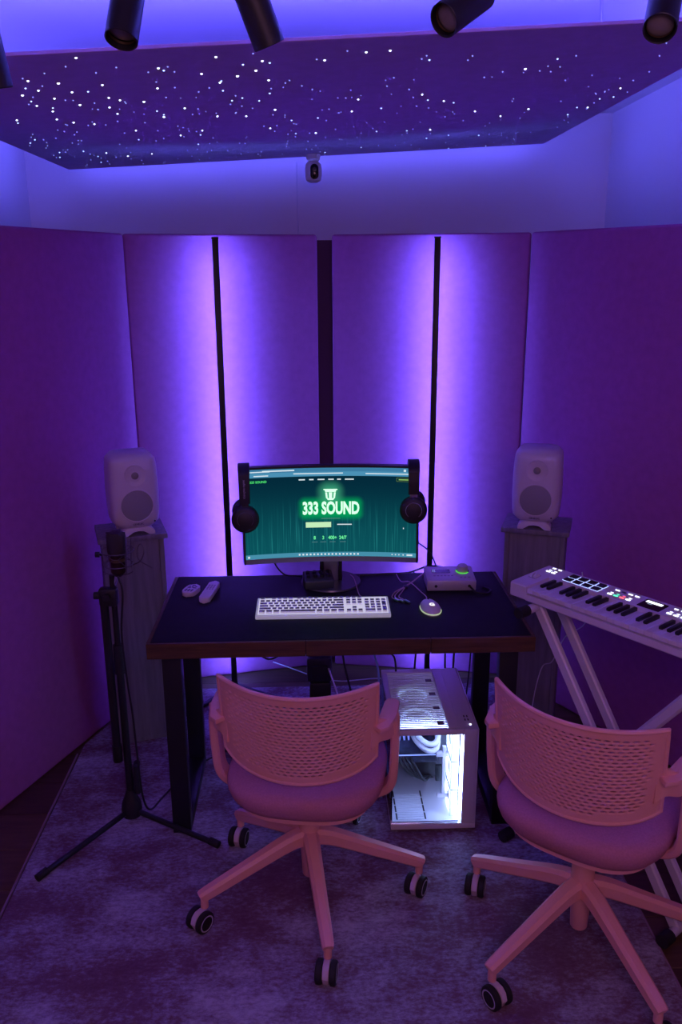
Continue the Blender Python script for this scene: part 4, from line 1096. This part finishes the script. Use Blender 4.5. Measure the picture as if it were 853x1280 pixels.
for x in (.020, .034):
    b = bm_new(); cyl(b, (x-.004, .082, .046), (x+.004, .082, .046), .014, n=24); obj('mod_wheel', b, wk, mk)
    deck('wheel_well', x, .082, .011, .034, .0004, mat('well_grey', (.30, .27, .33), .6))
for i in range(2):
    deck('lit_button', .030+i*.020, .144, .014, .007, .0012, lit); deck('button_label_light', .030+i*.020, .157, .011, .0022, .0008, lit); deck('lit_button', .030+i*.022, .176, .012, .005, .0012, lit)
for i in range(4):
    for j in range(2):
        x = .118+i*.033; y = .132+j*.030
        deck('pad_glow', x, y, .031, .0275, .0007, padrim, .003); deck('drum_pad', x, y, .0265, .0235, .003, blackplastic, .003)
cols = [lit, emit('button_green', (.1, .9, .5), 1.6), emit('button_red', (1.0, .12, .16), 1.8), lit]
for i in range(4):
    deck('lit_button', .266+i*.0205, .130, .014, .007, .0012, cols[i]); deck('button_label_light', .266+i*.0205, .143, .010, .003, .0008, cols[i])
for x, w_ in ((.268, .014), (.312, .014), (.334, .014)): deck('lit_button', x, .168, w_, .005, .0012, lit)
deck('button', .290, .166, .014, .008, .0012, mat('dark_button', (.05, .05, .09), .5))
dsp = deck('display', .398, .145, .070, .056, .0012, mat('gloss_black', (.006, .006, .008), .15), .003)
deck('display_line', .395, .160, .050, .013, .0016, emit('display_white', (.85, .88, 1), 2.2)); deck('display_text', .388, .146, .016, .003, .0016, emit('display_dim', (.6, .65, 1), .5))
for i in range(3):
    deck('lit_button', .458+i*.021, .130, .014, .007, .0012, lit); deck('button_label_light', .458+i*.021, .143, .010, .003, .0008, lit); deck('lit_button', .458+i*.021, .168, .012, .005, .0012, lit)
for i in range(9):
    b = bm_new(); x = .54+i*.027; lathe(b, [(.009, 0), (.0085, .012), (0, .013)], axis_o=(x, .160, deckz(.160)), n=18); obj('rotary_knob', b, midim, mk)
    deck('fader_slot', x, .128, .003, .030, .0006, blackplastic)
# stand
xs = thing('keyboard_stand', 'white double braced X stand under the keyboard controller', 'keyboard stand', (KO[0], KO[1], 0), ANG)
TL, TR, BL, BR = .085, .66, .060, .640; N0, N1 = -.012, .235; ZT = .838
for s_, z in ((TL, ZT), (TR, ZT), (BL, .0285), (BR, .0285)):
    n0 = N0-.02 if z > .5 else N0-.005
    n1 = N1 if s_ > .1 or z > .5 else N1
    b = bm_new(); cyl(b, (s_, n0, z), (s_, n1, z), .0135, n=18); tb = obj('support_tube' if z > .5 else 'floor_tube', b, whitemetal, xs)
    for a0, a1 in ((n0-.028, n0+.012), (n1-.012, n1+.028)):
        b = bm_new(); cyl(b, (s_, a0, z), (s_, a1, z), .0175 if z > .5 else .0195, n=18); obj('rubber_cap', b, rubber, tb)
for n_ in (.035, .125):
    b = bm_new(); ribbon(b, [(TL, n_, ZT), (BR, n_, .022)], (0, 1, 0), .022, .034, smooth=False); obj('brace', b, whitemetal, xs)
b = bm_new(); ribbon(b, [(BL, .080, .022), (TR, .080, ZT)], (0, 1, 0), .030, .034, smooth=False); obj('brace', b, whitemetal, xs)
mids = (TL+BR)/2
b = bm_new(); cyl(b, (mids, .015, .43), (mids, .165, .43), .010, n=14); cyl(b, (mids, -.012, .43), (mids, .02, .43), .026, n=20); obj('pivot_bolt', b, blackplastic, xs)
cable('controller_usb_cable', [(.86, 2.50, .90), (.88, 2.52, .80), (.90, 2.55, .70), (.86, 2.62, .62), (.84, 2.68, .50), (.82, 2.74, .44), (.80, 2.76, .25), (.80, 2.74, fz)], .002, cabwhite, 'thin pale cable drooping behind the X stand')
